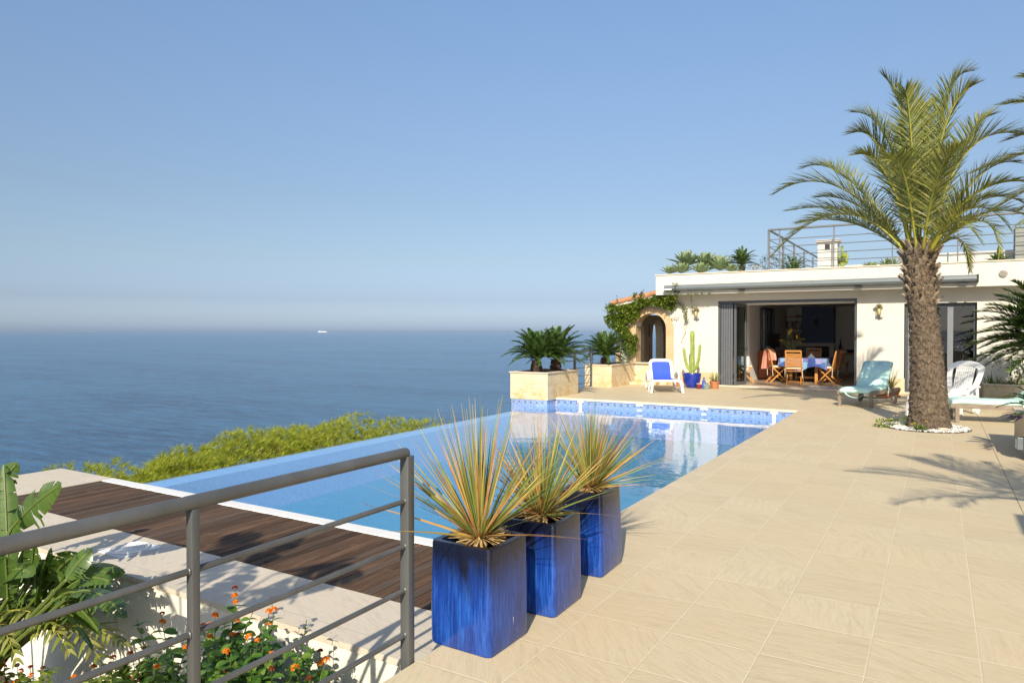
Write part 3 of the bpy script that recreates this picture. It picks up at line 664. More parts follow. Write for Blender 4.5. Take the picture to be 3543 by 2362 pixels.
# foreground railing, fixed to the face of the terrace edge
RF = thing('foreground_railing', 'thick dark grey handrail with four bars in the foreground beside the blue pots', 'railing', (-2.12, 1.5, -.1))
xr = -2.118
b = MB(); pts = [(xr+.02, -3, .985), (xr+.012, 1.4, .985), (xr, 2.545, .985)]
b.tube(pts, .0245, 20); 
for s_ in range(5):
    pass
b.lathe([(.0001, -.0245), (.012, -.021), (.0205, -.013), (.0243, 0), (.0205, .013), (.012, .021), (.0001, .0245)], (xr, 2.545, .985), 20)
obj('handrail', b, m_metal, RF, world=True, smooth=True)
for z in (.76, .55, .345, .135):
    b = MB(); b.tube([(xr+.02, -3, z), (xr+.012, 1.4, z), (xr, 2.55, z)], .0115, 12)
    for yy, xx in ((2.536, xr), (1.463, xr+.012), (1.427, xr+.012)): b.tube([(xx, yy-.004, z), (xx, yy-.0015, z), (xx, yy+.0015, z), (xx, yy+.004, z)], [.0118, .0145, .0145, .0118], 10)
    obj('rail_bar', b, m_metal, RF, world=True, smooth=True)
for y in (2.56, 1.445, .3, -1):
    b = MB(); xx = xr+(.012 if y < 2 else 0); hw_ = .025 if y > 2 else .0165; b.rbox(xx-hw_, xx+hw_, y-hw_*.9, y+hw_*.9, -.4, .97, .003, seg=2); obj('post', b, m_metal, RF, world=True, smooth=True)

# stone planters
def planter(name, label, x0, x1, y0, y1, z0, z1, mats=None, wall=.08):
    t = thing(name, label, 'planter', ((x0+x1)/2, (y0+y1)/2, max(z0, -.2)))
    b = MB()
    b.box(x0, x1, y0, y0+wall, z0, z1); b.box(x0, x1, y1-wall, y1, z0, z1); b.box(x0, x0+wall, y0+wall, y1-wall, z0, z1); b.box(x1-wall, x1, y0+wall, y1-wall, z0, z1)
    obj('body', b, mats or m_stone, t, world=True)
    b = MB(); o = .025; z2 = z1+.025; w_ = wall+.03
    b.box(x0-o, x1+o, y0-o, y0+w_, z1+.001, z2); b.box(x0-o, x1+o, y1-w_, y1+o, z1+.001, z2); b.box(x0-o, x0+w_, y0+w_, y1-w_, z1+.001, z2); b.box(x1-w_, x1+o, y0+w_, y1-w_, z1+.001, z2)
    obj('cap', b, m_cap, t, world=True)
    b = MB(); b.box(x0+wall, x1-wall, y0+wall, y1-wall, z1-.15, z1-.04); obj('soil', b, m_soil, t, world=True); return t
p1 = planter('stone_planter', 'tall stone planter with two cycads standing at the end of the pool', -8.66, -7.66, 14.27, 15.88, -.04, .575)
m_mosp = mosaicmat('planter_base_mosaic', axis='X', accents=(6, 3, -5)); m_mospy = mosaicmat('planter_base_mosaic_side', axis='Y', accents=(6, 2, -5))
b = MB(); b.box(-8.64, -7.68, 14.285, 14.29, -1.5, -.041); b.box(-8.64, -7.68, 14.29, 14.70, -1.5, -.041, 1)
obj('mosaic_base', b, [m_mosp, m_mospy], p1, world=True)
planter('stone_planter', 'low stone planter with one cycad and a green bush beside the arch', -8.50, -7.69, 18.05, 19.73, .001, .60)
planter('stone_planter', 'stone planter full of trailing green leaves against the wall behind the white chaise', .91, 3.6, 19.3, 20.05, .001, .33)
planter('stone_planter', 'pale stone planter at the right edge of the photo holding a small cycad', .93, 1.9, 10.3, 12.1, .001, .46, m_plinth)
b = MB(); b.rbox(.83, .925, 10.42, 10.56, .12, .27, .006); b.box(.815, .829, 10.435, 10.545, .14, .25, 1)
single('outdoor_socket_box', 'small grey electrical box low on the planter at the right edge', 'socket box', b, [m_awn, m_awn], (.87, 10.5, .12))
# ---------------- blue pots in the foreground ----------------
def bluepot(x0, x1, y0, y1, h, rz, tp, label):
    cx, cy = (x0+x1)/2, (y0+y1)/2; wx, wy = (x1-x0)/2, (y1-y0)/2
    t = thing('blue_glazed_pot', label, 'planter', (cx, cy, 0), rz, 'tall blue pots beside the pool')
    bm = bmesh.new(); b = MB()
    def ring(sx, sy, z, r, n=5):
        out = []
        for qx, qy, a0 in ((1, 1, 0), (-1, 1, 90), (-1, -1, 180), (1, -1, 270)):
            for k in range(n+1):
                a = R(a0+90*k/n); out.append(V((qx*(sx-r)+r*math.cos(a), qy*(sy-r)+r*math.sin(a), z)))
        return out
    secs = [(.965, 0.003, .03), (1, .02, .03), (1, h*.3, .025), (1-tp*.5, h*.65, .022), (1-tp, h-.015, .022), (1-tp-.015, h, .022)]
    inner = [(-.06, h-.001, .03), (-.075, h-.02, .03), (-.085, h-.12, .03)]
    rings = [ring(wx*s, wy*s, z, r) for s, z, r in secs]+[ring(wx*(1-tp)+.0+i*.5, wy*(1-tp)+i*.5, z, r) for i, z, r in inner]
    k = len(rings[0]); b.v = [p for r in rings for p in r]
    b.f = [(i*k+j, i*k+(j+1) % k, (i+1)*k+(j+1) % k, (i+1)*k+j) for i in range(len(rings)-1) for j in range(k)]+[tuple(reversed(range(k)))]
    b.mi = [0]*len(b.f); obj('pot_body', b, m_glaze, t, smooth=True)
    b = MB(); r = ring(wx*(1-tp)-.04, wy*(1-tp)-.04, h-.09, .03); b.add(r, [tuple(range(len(r)))]); obj('soil', b, m_soil, t)
    return t
P1 = bluepot(-2.155, -1.79, 2.775, 3.13, .515, R(-1), .03, 'nearest of the three tall blue glazed pots, chipped low on its right side')
P2 = bluepot(-2.11, -1.755, 3.345, 3.70, .505, R(1), .03, 'middle of the three tall blue glazed pots, partly hidden by the nearest one')
P3 = bluepot(-2.12, -1.795, 4.05, 4.42, .525, R(2), .08, 'farthest of the three tall blue glazed pots, tapering towards its rim')
b = MB(); b.add([(-1.7895, 2.985, .035), (-1.7895, 3.0, .03), (-1.7890, 3.005, .07), (-1.7895, 2.995, .12), (-1.7895, 2.975, .14), (-1.7895, 2.98, .09)], [(0, 1, 2, 3, 4, 5)]); obj('chip', b, m_cream, P1, world=True)

def grass_tree(label, c, z0, n, L0, seed, lean=(0, 0), specials=()):
    rnd = random.Random(seed); t = thing('grass_tree_plant', label, 'plant', c, 0, 'spiky grass trees in the blue pots')
    b = MB()
    for i in range(n):
        az = rnd.uniform(0, 2*math.pi); u = rnd.random()
        el = R(90-50*u**.85) if rnd.random() < .9 else R(rnd.uniform(14, 48)); 
        d = V((math.cos(az)*math.cos(el)+lean[0], math.sin(az)*math.cos(el)+lean[1], math.sin(el)))
        L = L0*rnd.uniform(.68, 1.08)*(1-.12*u)
        r0 = V((math.cos(az), math.sin(az), 0))*.022*u
        b.blade(V((0, 0, .0))+r0, d, L, rnd.uniform(.0075, .0115), 6, rnd.uniform(0, .22)*(.3+u), fold=.35, prof=lambda t: max(.1, (1-t**2.4)*(.85+.3*(1-t))), up=(rnd.uniform(-1, 1), rnd.uniform(-1, 1), .3))
    for az, el, L in specials:
        az = R(az); el = R(el); b.blade((0, 0, 0.01), (math.cos(az)*math.cos(el), math.sin(az)*math.cos(el), math.sin(el)), L, .009, 7, .18, fold=.3, prof=lambda t: max(.06, (1-t)*1.1))
    obj('leaves', b, m_dasy, t)
    b = MB()
    for i in range(240):
        az = rnd.uniform(0, 2*math.pi); el = R(rnd.uniform(-14, 50)); d = V((math.cos(az)*math.cos(el), math.sin(az)*math.cos(el), math.sin(el)))
        b.blade(d*.015+V((0, 0, .005)), d, rnd.uniform(.08, .145), rnd.uniform(.008, .012), 3, rnd.uniform(-.1, .35), fold=.3, prof=lambda t: 1-.35*t)
    obj('dry_leaf_bases', b, m_dead, t)
    b = MB(); b.lathe([(.03, -.09), (.04, -.03), (.03, .02), (.01, .05)], n=12); obj('stem', b, m_dead, t); return t
cz = .505
grass_tree('largest spiky grass tree with orange-tinted blades in the nearest blue pot', (-1.972, 2.952, cz), 0, 190, .71, 1, specials=[(188, 20, .82), (182, 26, .78), (176, 33, .72), (195, 12, .75), (5, 24, .66), (-8, 14, .62), (20, 32, .7), (-2, 36, .72), (12, 8, .6)])
grass_tree('grey-green spiky grass tree in the middle blue pot', (-1.932, 3.522, cz-.005), 0, 190, .57, 2, specials=[(10, 22, .62), (-6, 30, .62), (0, 10, .5)])
grass_tree('spiky grass tree fanning to the right in the farthest blue pot', (-1.957, 4.235, cz+.01), 0, 210, .59, 3, lean=(.08, 0), specials=[(8, 26, .7), (-4, 20, .64), (4, 38, .68)])
for k, t in enumerate((P1, P2, P3)): pass

# ---------------- loungers ----------------
def sling_lounger():
    t = thing('sling_lounger', 'white plastic sun lounger with blue sling, standing before the arch', 'sun lounger', (-5.77, 17.02, 0), R(26))
    hw = .33
    side = [(0, .02, .30), (0, .25, .33), (0, .55, .30), (0, .80, .27), (0, 1.05, .28)]
    b = MB()
    for s in (-1, 1):
        b.tube([(s*hw, y, z) for x, y, z in side], [.03, .034, .036, .036, .034], 8)
        b.tube([(s*hw, 1.05, .28), (s*hw, 1.5, .25)], .03, 8)
    b.tube([(-hw, .02, .30), (-hw*.7, -.02, .315), (hw*.7, -.02, .315), (hw, .02, .30)], .028, 8)
    b.tube([(-hw, 1.5, .25), (hw, 1.5, .25)], .025, 8); obj('frame', b, m_whitep, t, smooth=True)
    for s in (-1, 1):
        b = MB(); b.tube([(s*hw, .03, .31), (s*(hw+.03), -.05, .22), (s*(hw+.05), -.09, .08), (s*(hw+.05), -.11, .012)], [.035, .034, .03, .034], 8); obj('leg', b, m_whitep, t, smooth=True)
        b = MB(); b.tube([(s*(hw+.02), .30, .30), (s*(hw+.06), .42, .12), (s*(hw+.06), .5, .012)], [.034, .03, .028], 8); obj('leg', b, m_whitep, t, smooth=True)
        b = MB(); pts = [(s*(hw+.05), .62, .29), (s*(hw+.07), .66, .42), (s*(hw+.07), .80, .49), (s*(hw+.06), 1.05, .46), (s*(hw+.05), 1.28, .34), (s*(hw+.05), 1.4, .2)]
        b.tube(pts, [.03, .03, .034, .034, .03, .03], 8); obj('armrest', b, m_whitep, t, smooth=True)
        b = MB(); b.tube([(s*(hw+.02), 1.42, .10), (s*(hw+.07), 1.42, .10)], .10, 18); obj('wheel', b, m_whitep, t)
    # backrest frame and sling
    a = V((0, .98, .31)); top = V((0, 1.40, .80)); u = (top-a)
    b = MB(); P = lambda x, k: a+u*k+V((x, 0, 0))
    out = [P(-.31, 0), P(-.315, .5), P(-.31, .82), P(-.26, .95), P(-.16, 1), P(.16, 1), P(.26, .95), P(.31, .82), P(.315, .5), P(.31, 0)]
    inn = [P(-.235, 0), P(-.24, .5), P(-.235, .8), P(-.2, .845), P(-.12, .86), P(.12, .86), P(.2, .845), P(.235, .8), P(.24, .5), P(.235, 0)]
    k = 10; nn = V((0, -.76, .65)).normalized()*.022
    vs = [p+nn for p in out]+[p+nn for p in inn]+[p-nn for p in out]+[p-nn for p in inn]
    fs = [(i, i+1, k+i+1, k+i) for i in range(k-1)]+[(2*k+i, 3*k+i, 3*k+i+1, 2*k+i+1) for i in range(k-1)]+[(i, 2*k+i, 2*k+i+1, i+1) for i in range(k-1)]+[(k+i, k+i+1, 3*k+i+1, 3*k+i) for i in range(k-1)]
    b.add(vs, fs); obj('backrest_frame', b, m_whitep, t)
    b = MB(); line = [(.08, .335), (.3, .335), (.6, .315), (.85, .30), (.98, .325), (1.12, .49), (1.25, .64), (1.355, .755)]
    vs = [V((x, y, z)) for y, z in line for x in (-.245, 0, .245)]
    for i in range(len(line)): vs[i*3+1].z -= .012
    b.add(vs, [(i*3+j, i*3+j+1, (i+1)*3+j+1, (i+1)*3+j) for i in range(len(line)-1) for j in (0, 1)]); obj('sling', b, m_sling, t, smooth='all')
    return t
sling_lounger()

def teak_lounger(loc, rz, label, clabel, back=True, bh=.50, L=1.75):
    t = thing('teak_lounger', label, 'sun lounger', loc, rz, 'grey wooden loungers with teal cushions')
    hw = .31; z = .29
    for s in (-1, 1):
        b = MB(); b.rbox(s*hw-.02, s*hw+.02, -.09, L, z-.045, z+.035, .008); obj('side_rail', b, m_greywood, t)
        b = MB(); b.rbox(s*hw-.028, s*hw+.028, -.02, .04, .0, z-.03, .006); obj('leg', b, m_greywood, t)
        b = MB(); b.rbox(s*hw-.02, s*hw+.02, 1.30, 1.36, .06, z-.03, .006); obj('leg', b, m_greywood, t)
        b = MB(); b.tube([(s*(hw+.02), 1.33, .095), (s*(hw+.06), 1.33, .095)], .095, 20); obj('wheel', b, m_greywood, t)
    b = MB()
    for y in [.0+.085*i for i in range(11)]: b.box(-hw+.02, hw-.02, y, y+.06, z+.005, z+.03)
    b.box(-hw+.02, hw-.02, L-.08, L-.02, z-.03, z+.02); obj('slats', b, m_greywood, t)
    b = MB(); b.tube([(-hw-.04, 1.33, .095), (hw+.04, 1.33, .095)], .014, 8); obj('axle', b, m_greywood, t)
    y0 = .93; dy, dz = .42, bh
    b = MB()
    for s in (-1, 1): b.bar((s*.26, y0, z+.03), (s*.26, y0+dy+.02, z+.03+dz+.02), .045, .03, side=(1, 0, 0))
    for k in range(7):
        f = (k+.5)/7; b.bar((-.26, y0+dy*f, z+.035+dz*f), (.26, y0+dy*f, z+.035+dz*f), .06, .018, side=(0, dy, dz))
    b.bar((.0, y0+dy*.7, z+dz*.7), (0, y0+.62, z), .03, .03, side=(1, 0, 0)); b.bar((-.22, y0+dy*.7, z+dz*.7), (-.22, y0+.62, z), .03, .03, side=(1, 0, 0)); b.bar((.22, y0+dy*.7, z+dz*.7), (.22, y0+.62, z), .03, .03, side=(1, 0, 0))
    obj('backrest', b, m_greywood, t)
    c = thing('lounger_cushion', clabel, 'cushion', (loc[0], loc[1], z+.03), rz, 'teal cushions on the loungers')
    th = .055; line = [(-.06, .0), (-.045, .045), (.1, .07), (.45, .055), (.8, .055), (.93, .07), (.93+dy*.5, .06+dz*.5), (.93+dy*1.0, .06+dz*1.02)]
    b = MB(); nx = 8; vs = []
    for (y, zz) in line:
        for i in range(nx+1):
            x = -.3+.6*i/nx; e = min(i, nx-i)/nx; vs.append(V((x, y, zz+.018*min(1, e*5)-.012*(e == 0)+.004*math.sin(y*9+x*7))))
    n1 = len(vs); low = [p-V((0, -.03 if p.y > .94 else 0, th if p.y < .94 else .04)) for p in vs]; vs += low; m_ = len(line)
    fs = [(i*(nx+1)+j, i*(nx+1)+j+1, (i+1)*(nx+1)+j+1, (i+1)*(nx+1)+j) for i in range(m_-1) for j in range(nx)]
    fs += [(n1+a, n1+d, n1+c_, n1+b_) for a, b_, c_, d in fs[:]]
    fs += [(j, n1+j, n1+j+1, j+1) for j in range(nx)]+[((m_-1)*(nx+1)+j, (m_-1)*(nx+1)+j+1, n1+(m_-1)*(nx+1)+j+1, n1+(m_-1)*(nx+1)+j) for j in range(nx)]
    fs += [(i*(nx+1), (i+1)*(nx+1), n1+(i+1)*(nx+1), n1+i*(nx+1)) for i in range(m_-1)]+[(i*(nx+1)+nx, n1+i*(nx+1)+nx, n1+(i+1)*(nx+1)+nx, (i+1)*(nx+1)+nx) for i in range(m_-1)]
    b.add(vs, fs); obj('pad', b, m_teal, c, smooth='all')
    def strap(pts):
        b = MB(); pts = [V(p) for p in pts]; n_ = 14; out = []
        for k in range(n_+1):
            f = k/n_*(len(pts)-1); i = min(int(f), len(pts)-2); g_ = f-i; p0 = pts[max(i-1, 0)]; p1_ = pts[i]; p2 = pts[i+1]; p3 = pts[min(i+2, len(pts)-1)]
            out.append(.5*((2*p1_)+(p2-p0)*g_+(2*p0-5*p1_+4*p2-p3)*g_*g_+(3*p1_-p0-3*p2+p3)*g_**3))
        for a_, b2 in zip(out, out[1:]): b.bar(a_, b2, .028, .004, side=(.3, 1, .2))
        obj('strap', b, m_teal, c)
    strap([(-.22, -.05, .01), (-.1, -.09, -.09), (.08, -.09, -.12), (.2, -.07, -.04), (.3, .0, .0)])
    strap([(.3, .98, .1), (.345, .95, .03), (.34, .93, -.08), (.335, .94, -.13)])
    return t
teak_lounger((-1.44, 16.0, 0), R(-14), 'weathered teak lounger with raised back standing left of the palm trunk', 'pale teal cushion on the lounger left of the palm trunk')
teak_lounger((.24, 14.45, 0), R(-82), 'weathered teak lounger seen side-on right of the palm trunk', 'pale teal cushion seen side-on right of the palm trunk', bh=.46)

def plastic_chaise():
    t = thing('plastic_chaise', 'white plastic reclining chaise with slatted oval back behind the palm trunk', 'sun lounger', (.38, 15.95, 0), R(243))
    # local: +x towards the foot end, back at x=0
    M0 = Matrix.Identity(4)
    b = MB(); n = 24; a = V((0, 0, .34)); top = V((-.26, 0, .98)); u = top-a; L = u.length; u.normalize(); nrm = V((u.z, 0, -u.x))
    def Q(y, k, d=0): return a+u*(L*k)+V((0, y, 0))+nrm*d
    def halfw(k): return (.22+.10*math.sin(min(1, k/.75)*math.pi/2))*min(1, math.sqrt(max(0, (1.0-k)/.16)))**.8 if k < 1 else 0
    ks = [0, .1, .2, .4, .6, .75, .84, .9, .94, .97, .99, 1]
    outer = [(-halfw(k), k) for k in ks]+[(halfw(k), k) for k in reversed(ks[:-1])]
    def inner(y, k): return (y*.72, .14+(k)*.72)
    ins = [inner(y, k) for y, k in outer]; k = len(outer)
    vs = [Q(y, kk, .015) for y, kk in outer]+[Q(y, kk, .022) for y, kk in ins]+[Q(y, kk, -.02) for y, kk in outer]+[Q(y, kk, -.01) for y, kk in ins]
    fs = [(i, (i+1) % k, k+(i+1) % k, k+i) for i in range(k)]+[(2*k+i, 3*k+i, 3*k+(i+1) % k, 2*k+(i+1) % k) for i in range(k)]+[(i, 2*k+i, 2*k+(i+1) % k, (i+1) % k) for i in range(k)]+[(k+i, k+(i+1) % k, 3*k+(i+1) % k, 3*k+i) for i in range(k)]
    b.add(vs, fs)
    for j in range(-4, 5):
        y = j*.036; 
        k0, k1 = .13, .86-.05*abs(j/4)**2
        if abs(y) < .17: b.add([Q(y-.0125, k0, .016), Q(y+.0125, k0, .016), Q(y*1.05+.0125, k1, .016), Q(y*1.05-.0125, k1, .016), Q(y-.0125, k0, -.008), Q(y+.0125, k0, -.008), Q(y*1.05+.0125, k1, -.008), Q(y*1.05-.0125, k1, -.008)], [(0,1,2,3),(7,6,5,4),(0,4,5,1),(2,6,7,3),(1,5,6,2),(3,7,4,0)])
    obj('backrest', b, m_whitew, t)
    b = MB()
    for s in (-1, 1): b.rbox(0.0, 1.32, s*.27-.022, s*.27+.022, .28, .35, .01)
    for k in range(14): b.rbox(.04+k*.09, .11+k*.09, -.25, .25, .325, .345, .004, seg=1)
    b.rbox(1.28, 1.34, -.28, .28, .28, .355, .012); obj('seat', b, m_whitew, t)
    for s in (-1, 1):
        b = MB(); b.rbox(-.02, .5, s*.32-.03, s*.32+.03, .49, .525, .012); b.bar((.02, s*.31, .30), (.06, s*.32, .50), .04, .06); b.bar((.36, s*.31, .30), (.40, s*.32, .50), .04, .06); obj('armrest', b, m_whitew, t)
        b = MB(); b.bar((1.28, s*.26, .31), (1.34, s*.28, .0), .05, .06); obj('leg', b, m_whitew, t)
        b = MB(); b.bar((.55, s*.26, .31), (.55, s*.27, .0), .05, .06); obj('leg', b, m_whitew, t)
        b = MB(); b.tube([(-.02, s*.24, .08), (-.02, s*.30, .08)], .08, 16); b.bar((-.02, s*.27, .08), (.03, s*.27, .3), .05, .05); obj('wheel', b, m_whitew, t)
    b = MB(); b.rbox(1.29, 1.34, -.26, .26, .13, .19, .01); obj('stretcher', b, m_whitew, t)
plastic_chaise()

# ---------------- pots beside the door ----------------
def potlathe(name, label, loc, prof, mat, sm=True, cat='plant pot'):
    t = thing(name, label, cat, loc); b = MB(); b.lathe(prof, n=28); obj('pot_body', b, mat, t, smooth=sm)
    r = prof[-1][0]; b = MB(); b.lathe([(r*.98, prof[-1][1]), (r*.98, prof[-1][1]+.004)], n=20); obj('soil', b, m_soil, t); return t
pc = (-5.77, 19.12, 0)
potlathe('glazed_pot', 'round cobalt blue glazed pot with the tall cactus', pc, [(.13, 0), (.15, .01), (.2, .1), (.232, .22), (.24, .33), (.25, .385), (.245, .40), (.225, .395), (.215, .35)], m_bluegl)
t = thing('tall_cactus', 'three-armed green column cactus in the round blue pot', 'cactus', (pc[0], pc[1], .35))
def ribbed(b, pts, rs, ribs=5):
    n = ribs*4; P_ = [V(p) for p in pts]; q = []
    for i in range(len(P_)-1):
        for k in range(4): f = k/4; q.append((P_[i].lerp(P_[i+1], f), rs[i]*(1-f)+rs[i+1]*f))
    q.append((P_[-1], rs[-1])); vs = []
    for i, (p, r) in enumerate(q):
        t_ = (q[min(i+1, len(q)-1)][0]-q[max(i-1, 0)][0]).normalized(); a = V((1, .3, 0)); a = (a-t_*a.dot(t_)).normalized(); c_ = t_.cross(a)
        rr = r*(1+.06*math.sin(i*1.7))
        for k in range(n): th = 2*math.pi*k/n; m2 = rr*(.72+.28*abs(math.cos(th*ribs/2))**.8); vs.append(p+(a*math.cos(th)+c_*math.sin(th))*m2)
    L_n = len(q); b.add(vs, [(i*n+k, i*n+(k+1) % n, (i+1)*n+(k+1) % n, (i+1)*n+k) for i in range(L_n-1) for k in range(n)]+[tuple(range((L_n-1)*n, L_n*n))])
b = MB(); ribbed(b, [(0, 0, 0), (0, 0, .3), (.01, 0, .7), (0, 0, 1.12), (-.005, 0, 1.19), (-.01, 0, 1.21)], [.07, .075, .06, .065, .05, .012]); obj('stem', b, m_cactus, t, smooth=True)
b = MB(); ribbed(b, [(-.03, 0, .12), (-.12, -.01, .2), (-.19, -.01, .42), (-.225, -.01, .68), (-.235, -.01, .76)], [.04, .045, .042, .04, .01]); obj('arm', b, m_cactus, t, smooth=True)
b = MB(); ribbed(b, [(.03, 0, .13), (.12, 0, .2), (.185, 0, .45), (.215, 0, .78), (.22, 0, .86)], [.04, .045, .042, .04, .01]); obj('arm', b, m_cactus, t, smooth=True)

pa = (-5.17, 19.18, 0)
potlathe('terracotta_pot', 'small terracotta pot with aloe left of the folding door', pa, [(.085, 0), (.1, .01), (.115, .1), (.125, .16), (.13, .17), (.13, .2), (.118, .2), (.11, .17)], m_terra)
rnd = random.Random(8)
b = MB()
for i in range(46):
    az = rnd.uniform(0, 6.28); el = R(rnd.uniform(25, 85)); d = (math.cos(az)*math.cos(el), math.sin(az)*math.cos(el), math.sin(el))
    b.blade((pa[0]+.03*math.cos(az), pa[1]+.03*math.sin(az), .18), d, rnd.uniform(.2, .36), .036, 5, rnd.uniform(-.3, .5), fold=.5, prof=lambda t: (1-t)**.8)
single('potted_aloe', 'pale spiky aloe in the small terracotta pot', 'plant', b, m_aloe, (pa[0], pa[1], .18))
potlathe('red_flowerpot', 'tiny dark red flowerpot with pink bloom before the blue pot', (-5.50, 18.86, 0), [(.045, 0), (.05, .01), (.066, .09), (.07, .1), (.07, .115), (.06, .115)], plain('dark_red_pot', (.22, .02, .02), .4))
b = MB(); rnd = random.Random(3)
for i in range(50):
    az = rnd.uniform(0, 6.28); r = rnd.uniform(0, .06); b.blade((-5.50+r*math.cos(az), 18.86+r*math.sin(az), .115), (math.cos(az)*.6, math.sin(az)*.6, 1), .05, .02, 2, .3)
single('small_pink_flowers', 'low pale pink flowers in the tiny dark red pot', 'flowers', b, m_pink, (-5.50, 18.86, .11))
t = thing('garden_figurine', 'small blue and white ceramic figurine of a seated woman on a rock by the wall', 'figurine', (-5.35, 18.93, 0))
b = MB(); b.lathe([(.10, 0), (.11, .03), (.09, .1), (.05, .16), (.03, .17)], (.03, 0, 0), 12, sy=.8); obj('rock', b, plain('green_stone', (.16, .2, .15), .7, .4, 20), t, smooth=True)
b = MB(); b.lathe([(.075, .02), (.08, .08), (.05, .15), (.035, .17), (.042, .215), (.03, .245), (.012, .25), (.013, .262), (.027, .275), (.028, .295), (.016, .315), (.002, .318)], (-.03, -.02, 0), 14, sy=.8)
b.tube([(-.065, -.02, .225), (-.075, -.05, .17), (-.04, -.07, .14)], .011, 6); b.tube([(.005, -.02, .225), (.02, -.05, .17), (-.01, -.07, .14)], .011, 6); obj('figure', b, plain('painted_blue_figure', (.05, .09, .35), .3, .5, 30), t, smooth=True)
b = MB(); rnd = random.Random(12)
for i in range(120):
    az = rnd.uniform(0, 6.28); el = R(rnd.uniform(10, 90)); d = V((math.cos(az)*math.cos(el), math.sin(az)*math.cos(el), math.sin(el))); b.blade(V((-6.28, 19.35, .22))+d*.05, d, rnd.uniform(.06, .13), .03, 3, .4, fold=.3)
single('dried_succulent', 'brownish rosette succulent behind the blue lounger', 'plant', b, m_dead, (-6.28, 19.35, .2))
potlathe('small_clay_pot', 'clay pot hidden behind the blue lounger with a brown succulent', (-6.28, 19.35, 0), [(.09, 0), (.1, .02), (.12, .18), (.12, .21), (.1, .21)], m_terra)
# pot behind the teal lounger
potlathe('terracotta_bowl', 'wide terracotta bowl in a white saucer behind the teal lounger', (-1.0, 18.9, 0), [(.24, 0), (.26, .01), (.27, .035), (.2, .035), (.22, .06), (.26, .15), (.27, .2), (.25, .2)], [m_terra])
b = MB(); rnd = random.Random(5)
for i in range(90):
    az = rnd.uniform(0, 6.28); el = R(rnd.uniform(35, 88)); b.blade((-1.0+.1*math.cos(az), 18.9+.1*math.sin(az), .2), (math.cos(az)*math.cos(el), math.sin(az)*math.cos(el), math.sin(el)), rnd.uniform(.25, .6), .014, 5, .7)
single('potted_grass', 'wispy green grass in the bowl behind the teal lounger', 'plant', b, m_grassy, (-1.0, 18.9, .2))

# ---------------- furniture inside ----------------
def teak_chair(label, loc, rz, cushion=True):
    """folding slatted chair; local -y is the back (the side seen from the terrace), seat faces +y"""
    t = thing('teak_chair', label, 'chair', loc, rz, 'folding teak chairs round the table')
    b = MB()
    for s in (-1, 1): b.bar((s*.215, -.18, .42), (s*.205, -.30, .97), .03, .035, side=(1, 0, 0))
    b.bar((-.205, -.30, .955), (.205, -.30, .955), .05, .025, side=(0, -.2, 1))
    for k in range(9):
        f = k/9; b.bar((-.2, -.205-.085*f, .52+.39*f), (.2, -.205-.085*f, .52+.39*f), .036, .014, side=(0, -.22, 1))
    obj('backrest', b, m_teak, t)
    b = MB(); b.rbox(-.21, .21, -.19, .21, .425, .45, .008)
    obj('seat', b, m_teak, t)
    for s in (-1, 1):
        b = MB(); b.bar((s*.215, -.18, .44), (s*.215, .24, .0), .028, .04, side=(1, 0, 0)); obj('leg', b, m_teak, t)
        b = MB(); b.bar((s*.185, .2, .44), (s*.185, -.25, .0), .028, .04, side=(1, 0, 0)); obj('leg', b, m_teak, t)
    b = MB(); b.bar((-.185, -.2, .05), (.185, -.2, .05), .03, .02); b.bar((-.215, .18, .06), (.215, .18, .06), .03, .02); b.bar((-.215, -.15, .38), (.215, -.15, .38), .03, .02); obj('stretcher', b, m_teak, t)
    return t
def seat_pad(label, loc, rz):
    t = thing('seat_pad', label, 'seat cushion', (loc[0], loc[1], loc[2]+.45), rz, 'cream tie-on pads on the chairs')
    b = MB(); b.rbox(-.2, .2, -.18, .2, .001, .04, .018); obj('pad', b, m_cream, t, smooth=True)
    b = MB()
    for s in (-1, 1): b.tube([(s*.2, -.17, .02), (s*.235, -.2, -.01), (s*.23, -.2, -.12), (s*.235, -.19, -.26)], .008, 5)
    obj('ties', b, m_cream, t)
ZI = .036
cs = [((-3.50, 21.45, ZI), R(2), 'teak slatted chair with its back to the terrace, in front of the table'),
      ((-2.72, 22.25, ZI), R(78), 'teak slatted chair at the right end of the table, seen side-on'),
      ((-4.12, 22.15, ZI), R(-60), 'teak slatted chair at the left of the table with a striped towel over it'),
      ((-3.35, 23.75, ZI), R(180), 'teak slatted chair on the far side of the table, facing the terrace'),
      ((-4.95, 21.75, ZI), R(-78), 'folded-out teak chair seen through the glass of the folded doors')]
sps = ['cream seat pad on the dining chair with its back to the terrace', 'cream seat pad with hanging ties on the right-hand dining chair', 'cream seat pad on the dining chair under the striped towel', 'cream seat pad on the dining chair behind the table', 'cream seat pad on the chair behind the folded glass doors']
for (loc, rz, lb), sp in zip(cs, sps):
    teak_chair(lb, loc, rz); seat_pad(sp, loc, rz)
teak_chair('teak slatted chair half hidden behind the one at the right end of the table', (-2.66, 22.85, ZI), R(84))
t = thing('dining_table', 'wooden dining table mostly hidden under a blue cloth', 'table', (-3.38, 22.7, ZI))
b = MB(); b.rbox(-.62, .62, -.68, .6, .69, .72, .01); obj('tabletop', b, m_teak, t)
for sx in (-1, 1):
    for sy in (-1, 1): b = MB(); b.box(sx*.35-.04, sx*.35+.04, sy*.45-.04, sy*.45+.04, 0, .69); obj('leg', b, m_teak, t)
b = MB(); b.box(-.31, .31, -.03, .03, .1, .16); obj('stretcher', b, m_teak, t)
